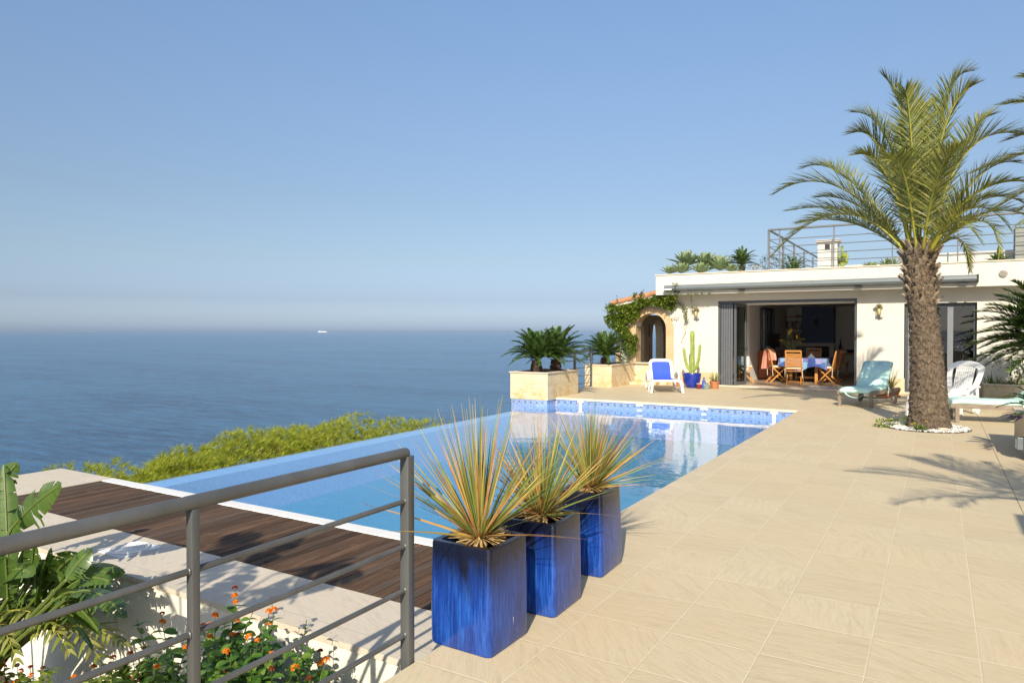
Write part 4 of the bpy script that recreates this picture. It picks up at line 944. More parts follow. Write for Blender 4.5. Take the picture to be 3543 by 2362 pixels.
def mk_cloth():
    g = N('blue_patchwork_cloth'); p = g.oc; v = g.n('TexVoronoi', distance='CHEBYCHEV', ins={'Scale': 5., 'Randomness': .7}); g.l(p, v.inputs['Vector'])
    sc = g.n('SeparateColor'); g.l(v.outputs['Color'], sc.inputs[0])
    c = g.ramp(sc.outputs[0], [(.15, (.03, .06, .24)), (.35, (.10, .18, .42)), (.6, (.2, .36, .50)), (.8, (.13, .11, .34)), (1, (.42, .46, .56))])
    g.set(c, .85); return g.m
b = MB(); rnd = random.Random(7); hx, hy = .645, .70; nrim = 64; z0 = .7225
rings = []
def rect(k, e):
    a = 2*math.pi*k/nrim; c_, s_ = math.cos(a), math.sin(a); r = 1/max(abs(c_)/(hx+e), abs(s_)/(hy+e)); return r*c_, r*s_
for j, (e, dz) in enumerate(((-.25, 0), (0, 0), (.012, -.01), (.02, -.1), (.03, -.22), (.035, -.3))):
    for k in range(nrim):
        x, y = rect(k, e+.028*math.sin(k*1.1)*max(0, j-2)/3*1.2); rings.append(V((x, y, z0+dz*(1+.25*math.sin(k*.55+1)*(j > 3)))))
fs = [(j*nrim+k, j*nrim+(k+1) % nrim, (j+1)*nrim+(k+1) % nrim, (j+1)*nrim+k) for j in range(5) for k in range(nrim)]+[tuple(range(nrim))]
b.add(rings, fs); t = tag(obj('tablecloth', b, mk_cloth(), smooth=True), 'blue patchwork tablecloth hanging over the dining table', 'tablecloth'); t.location = (-3.38, 22.66, ZI)
t = thing('flower_vase', 'clear glass vase of yellow lilies on the dining table', 'vase', (-3.72, 22.35, ZI+.725))
b = MB(); b.lathe([(.045, 0), (.045, .01), (.04, .1), (.05, .18)], n=14); obj('vase_body', b, m_clear, t, smooth=True)
b = MB(); heads = [(-.3, -.05, .50), (.28, 0, .54), (-.1, .05, .68), (-.03, -.03, .74), (.12, .06, .56), (-.12, -.02, .42), (.2, .05, .42)]
for h in heads: b.tube([(0, 0, .03), (h[0]*.35, h[1]*.4, h[2]*.5), h], .006, 5)
rnd = random.Random(2)
for i in range(26):
    h = rnd.choice(heads); f = rnd.uniform(.35, .8); az = rnd.uniform(0, 6.28); b.blade((h[0]*f*.8, h[1]*f, h[2]*f), (math.cos(az), math.sin(az), .5), .12, .03, 3, .8)
obj('stems', b, m_grassy, t)
b = MB()
for i, h in enumerate(heads):
    o = i in (2, 3, 4)
    for k in range(6):
        a = k*1.047; b.blade(h, (math.cos(a)*(.25 if o else 1), math.sin(a)*(.25 if o else 1), 1 if o else .5), .13, .05, 4, -.1 if o else 1.2, fold=.3, prof=lambda t: math.sin(math.pi*min(1, .1+t*.9))+.05)
obj('blooms', b, m_yfl, t)
b = MB(); b.add([(-.1, 0, 0), (.12, 0, 0), (.01, 0, .14), (-.1, .05, 0), (.12, .05, 0), (.01, .05, .14)], [(0,1,2),(5,4,3),(0,2,5,3),(1,4,5,2),(0,3,4,1)])
t = tag(obj('napkin_holder', b, m_whitep), 'white triangular napkins standing on the blue tablecloth', 'napkins'); t.location = (-3.2, 22.35, ZI+.725)
t = thing('sideboard', 'reddish brown wooden cabinet standing left of the dining table', 'cabinet', (-4.66, 23.7, ZI))
b = MB(); b.rbox(-.27, .27, -.25, 1.0, .02, .86, .004, seg=1); obj('cabinet_body', b, m_cab, t)
b = MB(); b.rbox(-.28, .285, -.26, 1.01, .862, .885, .004, seg=1); obj('top', b, m_cab, t)
b = MB(); b.box(.271, .278, .02, .45, .1, .8); b.box(.271, .278, .5, .92, .1, .8); obj('door', b, m_cab, t)
b = MB(); b.lathe([(.08, 0), (.09, .01), (.1, .14), (.1, .15), (.09, .15)], (-4.72, 23.75, ZI+.886), 16)
single('grey_pot', 'grey ceramic pot on the reddish cabinet', 'pot', b, m_awn, (-4.72, 23.75, ZI+.886), smooth=True)
t = thing('television', 'dark flat television turned sideways on the cabinet', 'television', (-4.6, 24.2, ZI+.886), R(70))
b = MB(); b.rbox(-.35, .35, -.02, .02, .1, .55, .006); obj('screen', b, m_black, t)
b = MB(); b.box(-.03, .03, -.02, .02, .01, .1); b.box(-.15, .15, -.08, .08, 0, .012); obj('stand', b, m_black, t)
# towel
b = MB(); cx, cy = -4.33, 22.05; vs = []; prof = [(-.12, .36), (-.10, .5), (-.08, .7), (-.04, .9), (0, .97), (.05, .94), (.09, .8), (.12, .62)]
d = V((math.cos(R(30)), -math.sin(R(30)), 0)); s_ = V((math.sin(R(30)), math.cos(R(30)), 0))
for i, (u, z) in enumerate(prof):
    for j in range(7):
        q = (j/6-.5)*.3*(1.1-.25*(z > .9)); vs.append(V((cx, cy, z+ZI+.03))+d*(u*1.2+.012*math.sin(j*2.1+i*.3))+s_*q)
b.add(vs, [(i*7+j, i*7+j+1, (i+1)*7+j+1, (i+1)*7+j) for i in range(len(prof)-1) for j in range(6)])
g = N('striped_towel_cloth'); ww = g.n('TexWave', bands_direction='Y', ins={'Scale': 3.2, 'Distortion': .4}); g.l(g.oc, ww.inputs[0])
g.set(g.ramp(ww.outputs[1], [(.2, (.6, .2, .2)), (.45, (.75, .55, .12)), (.6, (.45, .15, .3)), (.85, (.7, .35, .25))]), .9)
single('striped_towel', 'pink and yellow striped towel hanging over the left dining chair', 'towel', b, g.m, (cx, cy, ZI), smooth='all')
# shelves with books
shl = thing('wall_shelf', 'dark wall unit of three wooden shelves with books beside the blue chimney breast', 'shelf', (-4.72, YB, 1.2))
for z in (2.10, 1.66, 1.25): b = MB(); b.box(-4.94, -4.36, YB-.25, YB-.002, z-.03, z); obj('shelf', b, m_teak, shl, world=True)
rnd = random.Random(21); bc = [plain('book_cover_%d' % i, c, .6) for i, c in enumerate(((.5, .5, .46), (.3, .32, .3), (.08, .1, .16), (.35, .1, .08), (.45, .4, .28)))]
for z, x0, x1, wd in ((1.661, -4.92, -4.40, 'middle'), (1.251, -4.7, -4.38, 'lowest'), (2.101, -4.62, -4.4, 'topmost')):
    x = x0
    while x < x1:
        wb = rnd.uniform(.022, .045); h = rnd.uniform(.2, .3) if z < 2 else .06; b = MB(); b.box(x, x+wb-.003, YB-.2, YB-.03, z, z+h)
        single('book', 'book standing in the row on the %s shelf of the dark wall unit' % wd, 'book', b, rnd.choice(bc), (x, YB-.2, z), 'books on the %s wall shelf' % wd); x += wb
b = MB(); b.lathe([(.055, 0), (.06, .05), (.055, .2), (.03, .3), (.018, .36), (.02, .48)], (-3.05, YB-.2, .781), 14)
single('blue_bottle', 'tall cobalt blue bottle on the wooden ledge', 'bottle', b, m_bluegl, (-3.05, YB-.2, .781), smooth=True)
b = MB(); b.lathe([(.06, 0), (.1, .02), (.15, .08), (.155, .09), (.13, .08), (.05, .05)], (-2.72, YB-.18, .781), 16)
single('dark_bowl', 'dark bowl of fruit on the wooden ledge', 'bowl', b, m_black, (-2.72, YB-.18, .781), smooth=True)
b = MB(); rnd = random.Random(6)
for k in range(14):
    a = k*2.4; r = .05+.018*(k % 4); b.lathe([(.0, -.03), (.025, -.02), (.035, 0), (.02, .03), (.0, .035)], (-3.84+r*math.cos(a)*.8, YB-.47, 1.85+r*1.9*math.sin(a)), 8)
single('wall_ornament', 'pale shell ornament hanging on the blue chimney breast', 'ornament', b, m_awn, (-3.84, YB-.47, 1.85), smooth=True)
t = thing('side_table', 'small dark side table with magazines near the right wall inside', 'side table', (-2.75, 25.6, ZI))
b = MB(); b.box(-.25, .25, -.2, .2, .48, .51); obj('tabletop', b, m_teak, t)
for sx in (-1, 1): b = MB(); b.bar((sx*.2, -.15, 0), (sx*.2, .15, .48), .03, .03); b.bar((sx*.2, .15, 0), (sx*.2, -.15, .48), .03, .03); obj('leg', b, m_teak, t)
b = MB(); b.box(-2.9, -2.65, 25.5, 25.7, ZI+.512, ZI+.56); single('magazine_stack', 'stack of magazines on the small dark side table', 'magazines', b, bc[0], (-2.8, 25.6, ZI+.512))
t = thing('armchair', 'grey upholstered armchair behind the left end of the dining table', 'armchair', (-4.0, 25.6, ZI), R(-20))
b = MB(); b.rbox(-.35, .35, -.35, .35, .12, .45, .06); obj('seat', b, m_awn, t, smooth=True)
b = MB(); b.rbox(-.35, .35, .25, .4, .4, 1.0, .06); obj('backrest', b, m_awn, t, smooth=True)
for s in (-1, 1): b = MB(); b.rbox(s*.35-.06, s*.35+.06, -.33, .35, .12, .6, .04); obj('armrest', b, m_awn, t, smooth=True)
for s in (-1, 1): b = MB(); b.box(s*.3-.02, s*.3+.02, -.3, -.26, 0, .13); obj('leg', b, m_black, t)
b = MB(); b.rbox(-3.0, -2.1, 20.62, 21.0, ZI+.001, ZI+.012, .004, seg=1); single('door_mat', 'pale grey door mat inside the wide opening', 'mat', b, m_rug, (-2.5, 20.8, ZI))
# hose coil hung in the porch
t = MB(); pts = []
for k in range(70): a = k*.36; r = .16+.02*math.sin(k*.7); pts.append((-8.35+.1*math.sin(a)*.7, 22.65+.02*math.sin(k), 1.45+r*2.0*math.cos(a)*.85+.1))
t.tube(pts, .012, 6); t.tube([(-8.28, 22.65, 1.1), (-8.2, 22.5, .75), (-8.3, 22.6, .4), (-8.35, 22.6, .05)], .012, 6)
single('garden_hose', 'coiled dark green hose hanging inside the arched porch', 'hose', t, plain('green_hose', (.02, .09, .08), .4), (-8.3, 22.65, .05), smooth=True)
# ---------------- plants ----------------
def bez(P0, C_, P2, t): return P0*(1-t)**2+C_*2*t*(1-t)+P2*t*t
def frond(bs, bl, P0, C_, P2, n=60, LL=.38, Wd=.024, t0=.16, a0=62, a1=22, vee=24, rnd=random, r0=.018, droop=.25, jit=.12, nseg=3, prof=None):
    P0, C_, P2 = V(P0), V(C_), V(P2); pts = [bez(P0, C_, P2, k/14) for k in range(15)]
    bs.tube(pts, [r0*(1-.85*k/14) for k in range(15)], 5)
    for i in range(n):
        t = t0+(1-t0)*(i+.5)/n; p = bez(P0, C_, P2, t); T = (bez(P0, C_, P2, min(1, t+.02))-bez(P0, C_, P2, t-.02)).normalized()
        Sd = T.cross(V((0, 0, 1)))
        if Sd.length < .15: Sd = T.cross(V((SX, -SY, .3)))
        Sd.normalize(); U = Sd.cross(T); u = (t-t0)/(1-t0)
        L = LL*(.45+.55*math.sin(math.pi*min(1, .12+.8*u)))*(1-.5*u*u)*rnd.uniform(.85, 1.1)
        a = R(a0+(a1-a0)*u)
        for s in (-1, 1):
            v = R(vee+rnd.uniform(-14, 14)); aa = a+rnd.uniform(-jit, jit)
            d = T*math.cos(aa)+(Sd*s*math.cos(v)+U*math.sin(v))*math.sin(aa)
            bl.blade(p, d, L, Wd*(1-.3*u), nseg, droop*rnd.uniform(.3, 1.5), up=U, prof=prof, twist=rnd.uniform(-.5, .5))

def trunk_mesh(b, cl, nd=9, ph=.115, amp=.026, nth=100, nz=230, seed=1):
    """cl = [(z, cx, cy, r)]; diamond leaf scars with a fibrous outline"""
    rnd = random.Random(seed); zs0, zs1 = cl[0][0], cl[-1][0]
    jit = [rnd.random() for _ in range(997)]
    for j in range(nz+1):
        z = zs0+(zs1-zs0)*j/nz
        for a, c in zip(cl, cl[1:]):
            if z <= c[0]+1e-6: break
        f = (z-a[0])/(c[0]-a[0]); f = max(0, min(1, f)); cx, cy, r = [a[i]*(1-f)+c[i]*f for i in (1, 2, 3)]
        for k in range(nth):
            th = 2*math.pi*k/nth; u = th/(2*math.pi)*nd; v = z/ph
            row = math.floor(v); uu = u+.5*(row % 2)+.16*math.sin(row*2.3)+.05*math.sin(u*5+row); fu = uu-math.floor(uu); fv = v-row+.12*(jit[(int(math.floor(uu))*13+row*7) % 997]-.5)
            arc = fv-.55*(2*abs(fu-.5))**2                      # scale with a curved lower rim
            if arc < 0: row -= 1; uu = u+.5*(row % 2)+.12*math.sin(row*2.3); fu = uu-math.floor(uu); arc = fv+1-.55*(2*abs(fu-.5))**2
            h = (1-min(1, arc))**1.0
            q = jit[(int(math.floor(uu))*31+row*17) % 997]
            rr = r+amp*(h*(.7+.6*q)-.3)+.016*(jit[((k//2)*7+(j//5)*31) % 997]-.5)+.008*jit[(k*13+j*29) % 997]
            b.v.append(V((cx+rr*math.cos(th), cy+rr*math.sin(th), z)))
    for j in range(nz):
        for k in range(nth): b.f.append((j*nth+k, j*nth+(k+1) % nth, (j+1)*nth+(k+1) % nth, (j+1)*nth+k)); b.mi.append(0)

def palm(label, base, cl, fronds, boots, seed, boot_z=(2.05, 2.85), group='date palms on the terrace', n=96, LL=.56, Wd=.026):
    rnd = random.Random(seed); t = thing('palm_tree', label, 'palm tree', base, 0, group)
    b = MB(); trunk_mesh(b, cl, seed=seed)
    obj('trunk', b, m_boot, t, world=True, smooth='all'); b = MB()
    for i in range(4200 if boots > 60 else 900):                     # loose fibres
        z = rnd.uniform(.05, cl[-1][0]-.1); th = rnd.uniform(0, 6.283)
        for a, c in zip(cl, cl[1:]):
            if z <= c[0]: break
        f = (z-a[0])/(c[0]-a[0]); cx, cy, r = [a[q]*(1-f)+c[q]*f for q in (1, 2, 3)]
        o = V((math.cos(th), math.sin(th), 0)); sd = o.cross(V((0, 0, 1))); ph_ = math.sin(th*9+z*27); b.blade(V((cx, cy, z))+o*(r+.012), o*rnd.uniform(.05, .45)+sd*(ph_*.6+rnd.uniform(-.3, .3))+V((0, 0, rnd.uniform(-.9, 1))), rnd.uniform(.03, .09), rnd.uniform(.005, .011), 2, .3, up=o)
    bf = b; b = MB()
    for i in range(boots):
        th = i*2.39996+rnd.uniform(-.2, .2); f = i/boots; z = boot_z[0]+(boot_z[1]-boot_z[0])*f
        for a, c in zip(cl, cl[1:]):
            if z <= c[0]: break
        ff = (z-a[0])/(c[0]-a[0]); cx, cy, r = [a[q]*(1-ff)+c[q]*ff for q in (1, 2, 3)]
        o = V((math.cos(th), math.sin(th), 0)); p = V((cx, cy, z))+o*(r-.035); d = (o*(.62-.2*f+rnd.uniform(-.1, .15))+V((0, 0, 1))).normalized(); L = rnd.uniform(.16, .30); sd = o.cross(V((0, 0, 1)))
        wb, wt = .07, rnd.uniform(.010, .024); p2 = p+d*L*.5; p3 = p+d*L+o*.035; nn = sd.cross(d); vs = [c_+sd*sx*w_+nn*h_*hh for c_, w_, hh in ((p, wb, .022), (p2, wt*1.35, .02), (p3, wt, .016)) for sx, h_ in ((-1, -1), (1, -1), (.75, 1), (-.75, 1))]
        b.add(vs, [(q_*4+a_, q_*4+(a_+1) % 4, q_*4+4+(a_+1) % 4, q_*4+4+a_) for q_ in (0, 1) for a_ in range(4)]+[(8, 9, 10, 11)])
        for q in range(26):
            s_ = o.cross(V((0, 0, 1))); bf.blade(p+s_*rnd.uniform(-.06, .06)+V((0, 0, rnd.uniform(-.05, .1))), o*rnd.uniform(.2, .8)+s_*rnd.uniform(-.8, .8)+V((0, 0, rnd.uniform(-.5, .8))), rnd.uniform(.06, .16), .01, 2, .6)
    obj('cut_leaf_bases', b, m_boot2, t, world=True); obj('trunk_fibres', bf, m_fibre, t, world=True)
    for (P0, C_, P2) in fronds:
        bs, bl = MB(), MB(); L = (V(P2)-V(P0)).length; k = min(1.1, max(.55, L/2.0))
        frond(bs, bl, P0, C_, P2, int(n*max(.6, k)), LL*k, Wd, rnd=rnd, r0=.02)
        st = obj('frond', bs, m_palmst, t, world=True); obj('leaflets', bl, m_palm, st, world=True)
    return t
def zc(zx, zy, Y): return W(2650+zx/2.0907, 200+zy/2.0907, Y)
PY = 13.12
fl = [  # mid point and tip as measured on the photograph, depth of mid and tip relative to the trunk
 ((1010, 560), (852, 135), -.1, -.2), ((1052, 600), (1010, 240), -.45, -.75), ((1140, 620), (1160, 335), .5, .9), ((1265, 440), (1470, 100), .3, .5),
 ((1270, 590), (1500, 200), -.3, -.5), ((1410, 690), (1640, 415), .5, .9), ((1440, 700), (1900, 570), .0, .1), ((900, 640), (632, 395), .3, .5),
 ((860, 720), (625, 545), -.2, -.4), ((880, 860), (655, 700), -.6, -1.1), ((540, 940), (75, 975), .1, .15), ((600, 880), (275, 795), .7, 1.2),
 ((640, 1130), (170, 1105), .5, .8), ((560, 1130), (48, 1430), -.35, -.55), ((640, 1200), (230, 1195), .9, 1.5), ((1480, 1010), (1900, 900), -.5, -.9),
 ((1560, 1130), (1960, 1180), .3, .3), ((1530, 1180), (1690, 1420), -.7, -.9), ((1390, 1310), (1475, 1545), .6, .9), ((1230, 900), (1380, 640), -.9, -1.5),
 ((1000, 850), (880, 760), -1.0, -1.8), ((1090, 980), (1075, 900), 1.1, 2.1), ((1400, 1100), (1700, 1000), .7, 1.3),
  ((1500, 900), (1820, 760), -.2, -.3),
 ((1480, 1090), (1780, 1260), -.4, -.6), ((1520, 1050), (1880, 1060), .2, .4), ((1350, 1190), (1560, 1340), -.9, -1.2), ((700, 1090), (370, 1010), .2, .3)]
fr = []; rnd = random.Random(5)
for mid, tip, dm, dt in fl:
    M_ = zc(*mid, PY+dm); T_ = zc(*tip, PY+dt); hd = (T_-V((-.27, PY, 3))); hd.z = 0; hd = hd.normalized() if hd.length > .05 else V((0, 0, 0))
    P0 = V((-.27, PY, 2.72))+hd*.13; fr.append((P0, M_*2-(P0+T_)*.5, T_))
cl = [(0, -.11, PY, .315), (.12, -.115, PY, .28), (.4, -.12, PY, .255), (.8, -.135, PY, .232), (1.3, -.165, PY, .206), (1.75, -.20, PY, .185), (2.1, -.235, PY, .185), (2.5, -.255, PY, .205), (2.85, -.265, PY, .21), (3.0, -.27, PY, .15), (3.06, -.27, PY, .05)]
palm('tall date palm with a rough brown trunk rising from the white pebble circle', (-.12, PY, 0), cl, fr, 62, 11, (1.95, 2.92))
# second palm standing just beyond the right edge, only its frond tips seen
cx, cy = 3.05, 12.4; cl2 = [(0, cx, cy, .3), (1, cx, cy, .25), (3.2, cx, cy, .22), (3.6, cx, cy, .1)]; rnd = random.Random(17); fr2 = []
for T_ in ((.95, 11.5, 4.9), (.72, 11.4, 4.55), (.42, 11.5, 3.72), (.62, 11.8, 3.2), (.9, 11.0, 2.9), (1.2, 10.8, 4.0), (.85, 12.4, 4.3), (1.0, 12.6, 3.3)):
    P0 = V((cx-.1, cy, 3.5)); T_ = V(T_); fr2.append((P0, (P0+T_)*.5+V((0, 0, .75)), T_))
for k in range(12):
    az = R(-85+k*14); el = R(rnd.uniform(-5, 70)); L = rnd.uniform(1.8, 2.4); P0 = V((cx, cy, 3.5)); T_ = P0+V((math.cos(az)*math.cos(el), math.sin(az)*math.cos(el), math.sin(el)))*L; fr2.append((P0, (P0+T_)*.5+V((0, 0, .6)), T_))
palm('second date palm at the right edge of the photo with only its frond tips showing', (cx, cy, 0), cl2, fr2, 26, 23, (2.6, 3.4), n=110)
# third, nearer palm outside the frame whose shadow lies on the tiles
cx, cy = 2.25, 4.0; cl3 = [(0, cx, cy, .22), (1, cx, cy, .2), (2.3, cx, cy, .18), (2.6, cx, cy, .1)]; fr3 = []
for k in range(18):
    az = R(k*20+rnd.uniform(-6, 6)); el = R(rnd.uniform(0, 62)); L = rnd.uniform(1.2, 1.75); P0 = V((cx, cy, 2.6)); T_ = P0+V((math.cos(az)*math.cos(el), math.sin(az)*math.cos(el), math.sin(el)))*L; fr3.append((P0, (P0+T_)*.5+V((0, 0, .45)), T_))
palm('short palm outside the right edge whose shadow falls on the terrace tiles', (cx, cy, 0), cl3, fr3, 20, 29, (1.7, 2.45), n=44)
b = MB(); b.rbox(1.90, 6, 2.6, 3.3, 0, 2.70, .01); single('garden_wall', 'white wall outside the right edge shading the tiles nearest the camera', 'wall', b, m_white, (3.5, 3, 0))

def cycad(label, base, z, h, L, nf, seed, rt=.13, elr=(-12, 72), n=62, LL=.15, Wd=.022, center=None, lean=(0, 0), azr=(0, 360)):
    rnd = random.Random(seed); t = thing('cycad_plant', label, 'cycad', (base[0], base[1], z), 0, 'cycads')
    b = MB(); trunk_mesh(b, [(z, base[0], base[1], rt*.9), (z+h*.5, base[0], base[1], rt), (z+h, base[0], base[1], rt*.7)], 8, .05, .02, 40, 40, seed)
    for i in range(160):
        th = rnd.uniform(0, 6.283); zz = z+rnd.uniform(0, h); o = V((math.cos(th), math.sin(th), 0)); b.blade(V((base[0], base[1], zz))+o*rt*.8, o+V((0, 0, rnd.uniform(-.4, .9))), rnd.uniform(.03, .07), .02, 2, .2)
    obj('trunk', b, m_cyctr, t, world=True)
    c0 = V((base[0], base[1], z+h))
    for i in range(nf):
        az = R(azr[0]+(azr[1]-azr[0])*((i*.618034) % 1)+rnd.uniform(-8, 8)); u = ((i+.5)/nf); el = R(elr[0]+(elr[1]-elr[0])*u+rnd.uniform(-5, 5)); Lf = L*rnd.uniform(.85, 1.08)
        d = V((math.cos(az)*math.cos(el)+lean[0], math.sin(az)*math.cos(el)+lean[1], math.sin(el))); T_ = c0+d*Lf
        bs, bl = MB(), MB(); frond(bs, bl, c0, (c0+T_)*.5+V((0, 0, Lf*(.22+.12*math.cos(el)))), T_, n, LL, Wd, .08, 62, 38, 22, rnd, .007, .05, .06, 2, lambda t: 1-.75*t**2)
        st = obj('frond', bs, m_cycst, t, world=True); obj('leaflets', bl, m_cycad, st, world=True)
    return t
cycad('left cycad in the tall stone planter at the end of the pool', (-8.28, 14.85), .50, .36, .82, 60, 31)
cycad('right cycad in the tall stone planter, leaning over the railing', (-8.02, 15.35), .50, .36, .86, 48, 32, lean=(.12, .1))
cycad('cycad in the low stone planter in front of the creeper', (-8.12, 18.6), .52, .30, .80, 48, 33)
cycad('big dark cycad with long fronds reaching in from the right edge', (2.15, 17.1), 0, 1.05, 1.68, 60, 34, rt=.26, n=100, LL=.33, Wd=.03, elr=(-10, 75), azr=(110, 255))
cycad('small cycad in the pale planter at the right edge', (1.12, 10.85), .42, .12, .46, 26, 35, rt=.07, n=36, LL=.085)
cycad('small round cycad growing on the roof edge beside the agaves', tuple(W(2200+775/2.0907, 0, 20.6)[:2]), 3.08, .34, .52, 36, 36, rt=.08, n=36, LL=.085, elr=(-10, 80))
cycad('low dark cycad behind the roof railing posts', (-3.8, 23.0), 3.1, .2, .6, 24, 37, rt=.08, n=34, LL=.09)
b = MB(); rnd = random.Random(4)
for i in range(26):
    p = V((.92+rnd.uniform(-.06, .02), 10.5+rnd.uniform(-.1, .5), .50)); az = R(rnd.uniform(150, 230)); b.blade(p, (math.cos(az), math.sin(az), rnd.uniform(-.3, .5)), rnd.uniform(.12, .24), .035, 4, 1.3, fold=.3)
single('purple_trailing_plant', 'dark purple trailing leaves over the rim of the right edge planter', 'plant', b, m_purple, (.92, 10.7, .48))

def rleaf(b, p, d, L, Wd, rnd, fold=.25, droop=.5, n=3): b.blade(p, d, L, Wd, n, droop, fold=fold, up=(rnd.uniform(-.6, .6), rnd.uniform(-.6, .6), 1), prof=lambda t: max(.04, math.sin(math.pi*min(1, .08+.92*t))**.75))
def leafcloud(b, blobs, size, seed, aspect=.55, out=.8):
    rnd = random.Random(seed)
    for c, r, n in blobs:
        c = V(c)
        for i in range(n):
            d = V((rnd.gauss(0, 1), rnd.gauss(0, 1), rnd.gauss(0, 1))).normalized(); k = rnd.uniform(.35, 1.05)**.6
            k *= 1+.18*math.sin(d.x*7+c.x*3)*math.sin(d.z*6+d.y*5)
            p = c+V((d.x*r[0], d.y*r[1], d.z*r[2]))*k; L = size*rnd.uniform(.6, 1.25)
            dd = (d*out+V((rnd.uniform(-1, 1), rnd.uniform(-1, 1), rnd.uniform(-.6, 1)))).normalized(); rleaf(b, p, dd, L, L*aspect, rnd, n=2)

# creeper over the porch
def c7(x, y, Y=19.95): return W(2000+x/3.92, 980+y/3.92, Y)
t = thing('climbing_creeper', 'leafy green creeper climbing over the porch and arch', 'creeper', (-8.2, 20, .6))
b = MB(); rnd = random.Random(44)
def blob(x, y, rx, ry, n, Y=19.9, ryy=.22): p = c7(x, y, Y); return (p, (rx/460, ryy, ry/460), n)
bl = [blob(440, 330, 60, 50, 140), blob(520, 400, 120, 100, 620), blob(640, 370, 110, 80, 520), blob(740, 350, 90, 60, 380), blob(820, 300, 80, 50, 280), blob(900, 260, 90, 45, 320), blob(1010, 250, 110, 45, 420, 19.85, .12), blob(1130, 260, 100, 55, 420, 19.85, .12),
      blob(1230, 300, 90, 60, 260, 19.95, .1), blob(1250, 200, 90, 40, 220, 19.7, .1), blob(460, 520, 70, 90, 330), blob(560, 560, 100, 110, 560), blob(620, 680, 80, 90, 420), blob(680, 800, 80, 100, 420), blob(720, 880, 70, 90, 280), blob(760, 760, 50, 60, 160),
      blob(700, 470, 80, 70, 300), blob(790, 430, 50, 50, 150, 19.85, .12), blob(400, 480, 40, 40, 80), blob(860, 190, 30, 60, 60), blob(780, 190, 25, 50, 50), blob(1060, 180, 60, 20, 60, 19.8, .1)]
leafcloud(b, [(c_, r_, int(n_*1.5)) for c_, r_, n_ in bl], .07, 45, .62)
def vinerun(pts, Y, n, sp):
    P_ = [c7(x, y, Y) for x, y in pts]
    for a, c in zip(P_, P_[1:]):
        b2.tube([a, c], .004, 4)
        for k in range(max(1, int(n*(c-a).length))):
            p = a.lerp(c, rnd.random())+V((rnd.uniform(-sp, sp), rnd.uniform(-.04, .0), rnd.uniform(-sp, sp))); rleaf(b, p, (rnd.uniform(-1, 1), -1, rnd.uniform(-.5, .8)), .055, .035, rnd, n=2)
b2 = MB()
vinerun([(1240, 180), (1420, 150), (1560, 160), (1700, 150), (1800, 145)], 19.62, 60, .03)
vinerun([(1330, 20), (1320, 80), (1230, 150), (1180, 240)], 19.42, 60, .02); vinerun([(1290, 10), (1360, 15)], 19.42, 150, .02)
vinerun([(1540, 160), (1545, 260), (1560, 350)], 19.9, 60, .02); vinerun([(1300, 250), (1400, 290), (1450, 370), (1470, 470), (1500, 540)], 20.04, 130, .05); vinerun([(1350, 260), (1480, 330), (1450, 560)], 20.04, 60, .05)
vinerun([(1470, 560), (1460, 660), (1420, 740), (1405, 780)], 20.06, 14, .01); vinerun([(1270, 460), (1330, 490), (1380, 440)], 20.06, 40, .03)
vinerun([(900, 80), (870, 130), (840, 200)], 19.9, 60, .01); vinerun([(535, 170), (530, 230), (560, 290)], 19.9, 50, .02); vinerun([(350, 370), (400, 400)], 19.9, 60, .02); vinerun([(420, 270), (440, 320)], 19.9, 70, .02)
obj('leaves', b, m_vine, t, world=True)
for pts in (((690, 1050), (720, 800), (640, 600), (700, 400)), ((560, 1050), (600, 800), (520, 500)), ((700, 380), (900, 280), (1240, 250))): b2.tube([c7(x, y, 19.98) for x, y in pts], .012, 5)
obj('stems', b2, m_trunk, t, world=True)
b = MB(); leafcloud(b, [(c7(640, 1000, 19.4), (.24, .25, .2), 500), (c7(560, 1040, 19.0), (.2, .3, .12), 300), (c7(690, 900, 19.5), (.12, .15, .22), 200)], .04, 46, .35)
single('planter_bush', 'fine-leaved green bush behind the cycad in the low planter', 'bush', b, m_grassy, (-7.95, 19.3, .6))
b = MB(); leafcloud(b, [((-9.6, 24.5, .1), (.5, 1.6, .45), 700)], .08, 47); single('garden_bush', 'dark green bush seen through the left porch arch', 'bush', b, m_bush, (-9.6, 24.5, 0))

# roof plants
def agave(label, p, r, seed, n=26, group='agaves on the roof edge', mat=None):
    rnd = random.Random(seed); b = MB()
    for i in range(n):
        az = i*2.39996; u = (i+.5)/n; el = R(14+70*u); d = (math.cos(az)*math.cos(el), math.sin(az)*math.cos(el), math.sin(el))
        b.blade(V(p)+V((math.cos(az), math.sin(az), 0))*.03, d, r*1.5*(1.05-.3*u)*rnd.uniform(.9, 1.08), r*.58, 6, rnd.uniform(-.35, .5)*(1-u), fold=.45, prof=lambda t: (.55+1.5*t*(1-t)*1.2)*(1-t**3.5)+.02)
    return single('agave_plant', label, 'agave', b, mat or m_agave, p, group)
def cr(x, y, Y=20.3): return W(2200+x/2.0907, 750+y/2.0907, Y)
for i, (x, y, r, Y, lb) in enumerate(((365, 345, .40, 20.3, 'largest pale agave rosette on the roof, second from the left'), (245, 400, .22, 20.1, 'smallest agave rosette at the left tip of the roof'), (330, 395, .27, 20.0, 'low agave rosette in front of the largest one on the roof'),
        (505, 345, .36, 20.5, 'tall agave rosette on the roof, third from the left'), (610, 375, .38, 20.2, 'broad agave rosette on the roof nearest to the small cycad'), (470, 395, .27, 20.0, 'low agave rosette between the two tall ones on the roof'), (560, 350, .25, 20.8, 'agave rosette behind the broad one near the roof cycad'), (690, 385, .2, 20.1, 'low agave rosette under the left fronds of the roof cycad'))):
    p = cr(x, y+12, Y); agave(lb, p, r, 60+i)
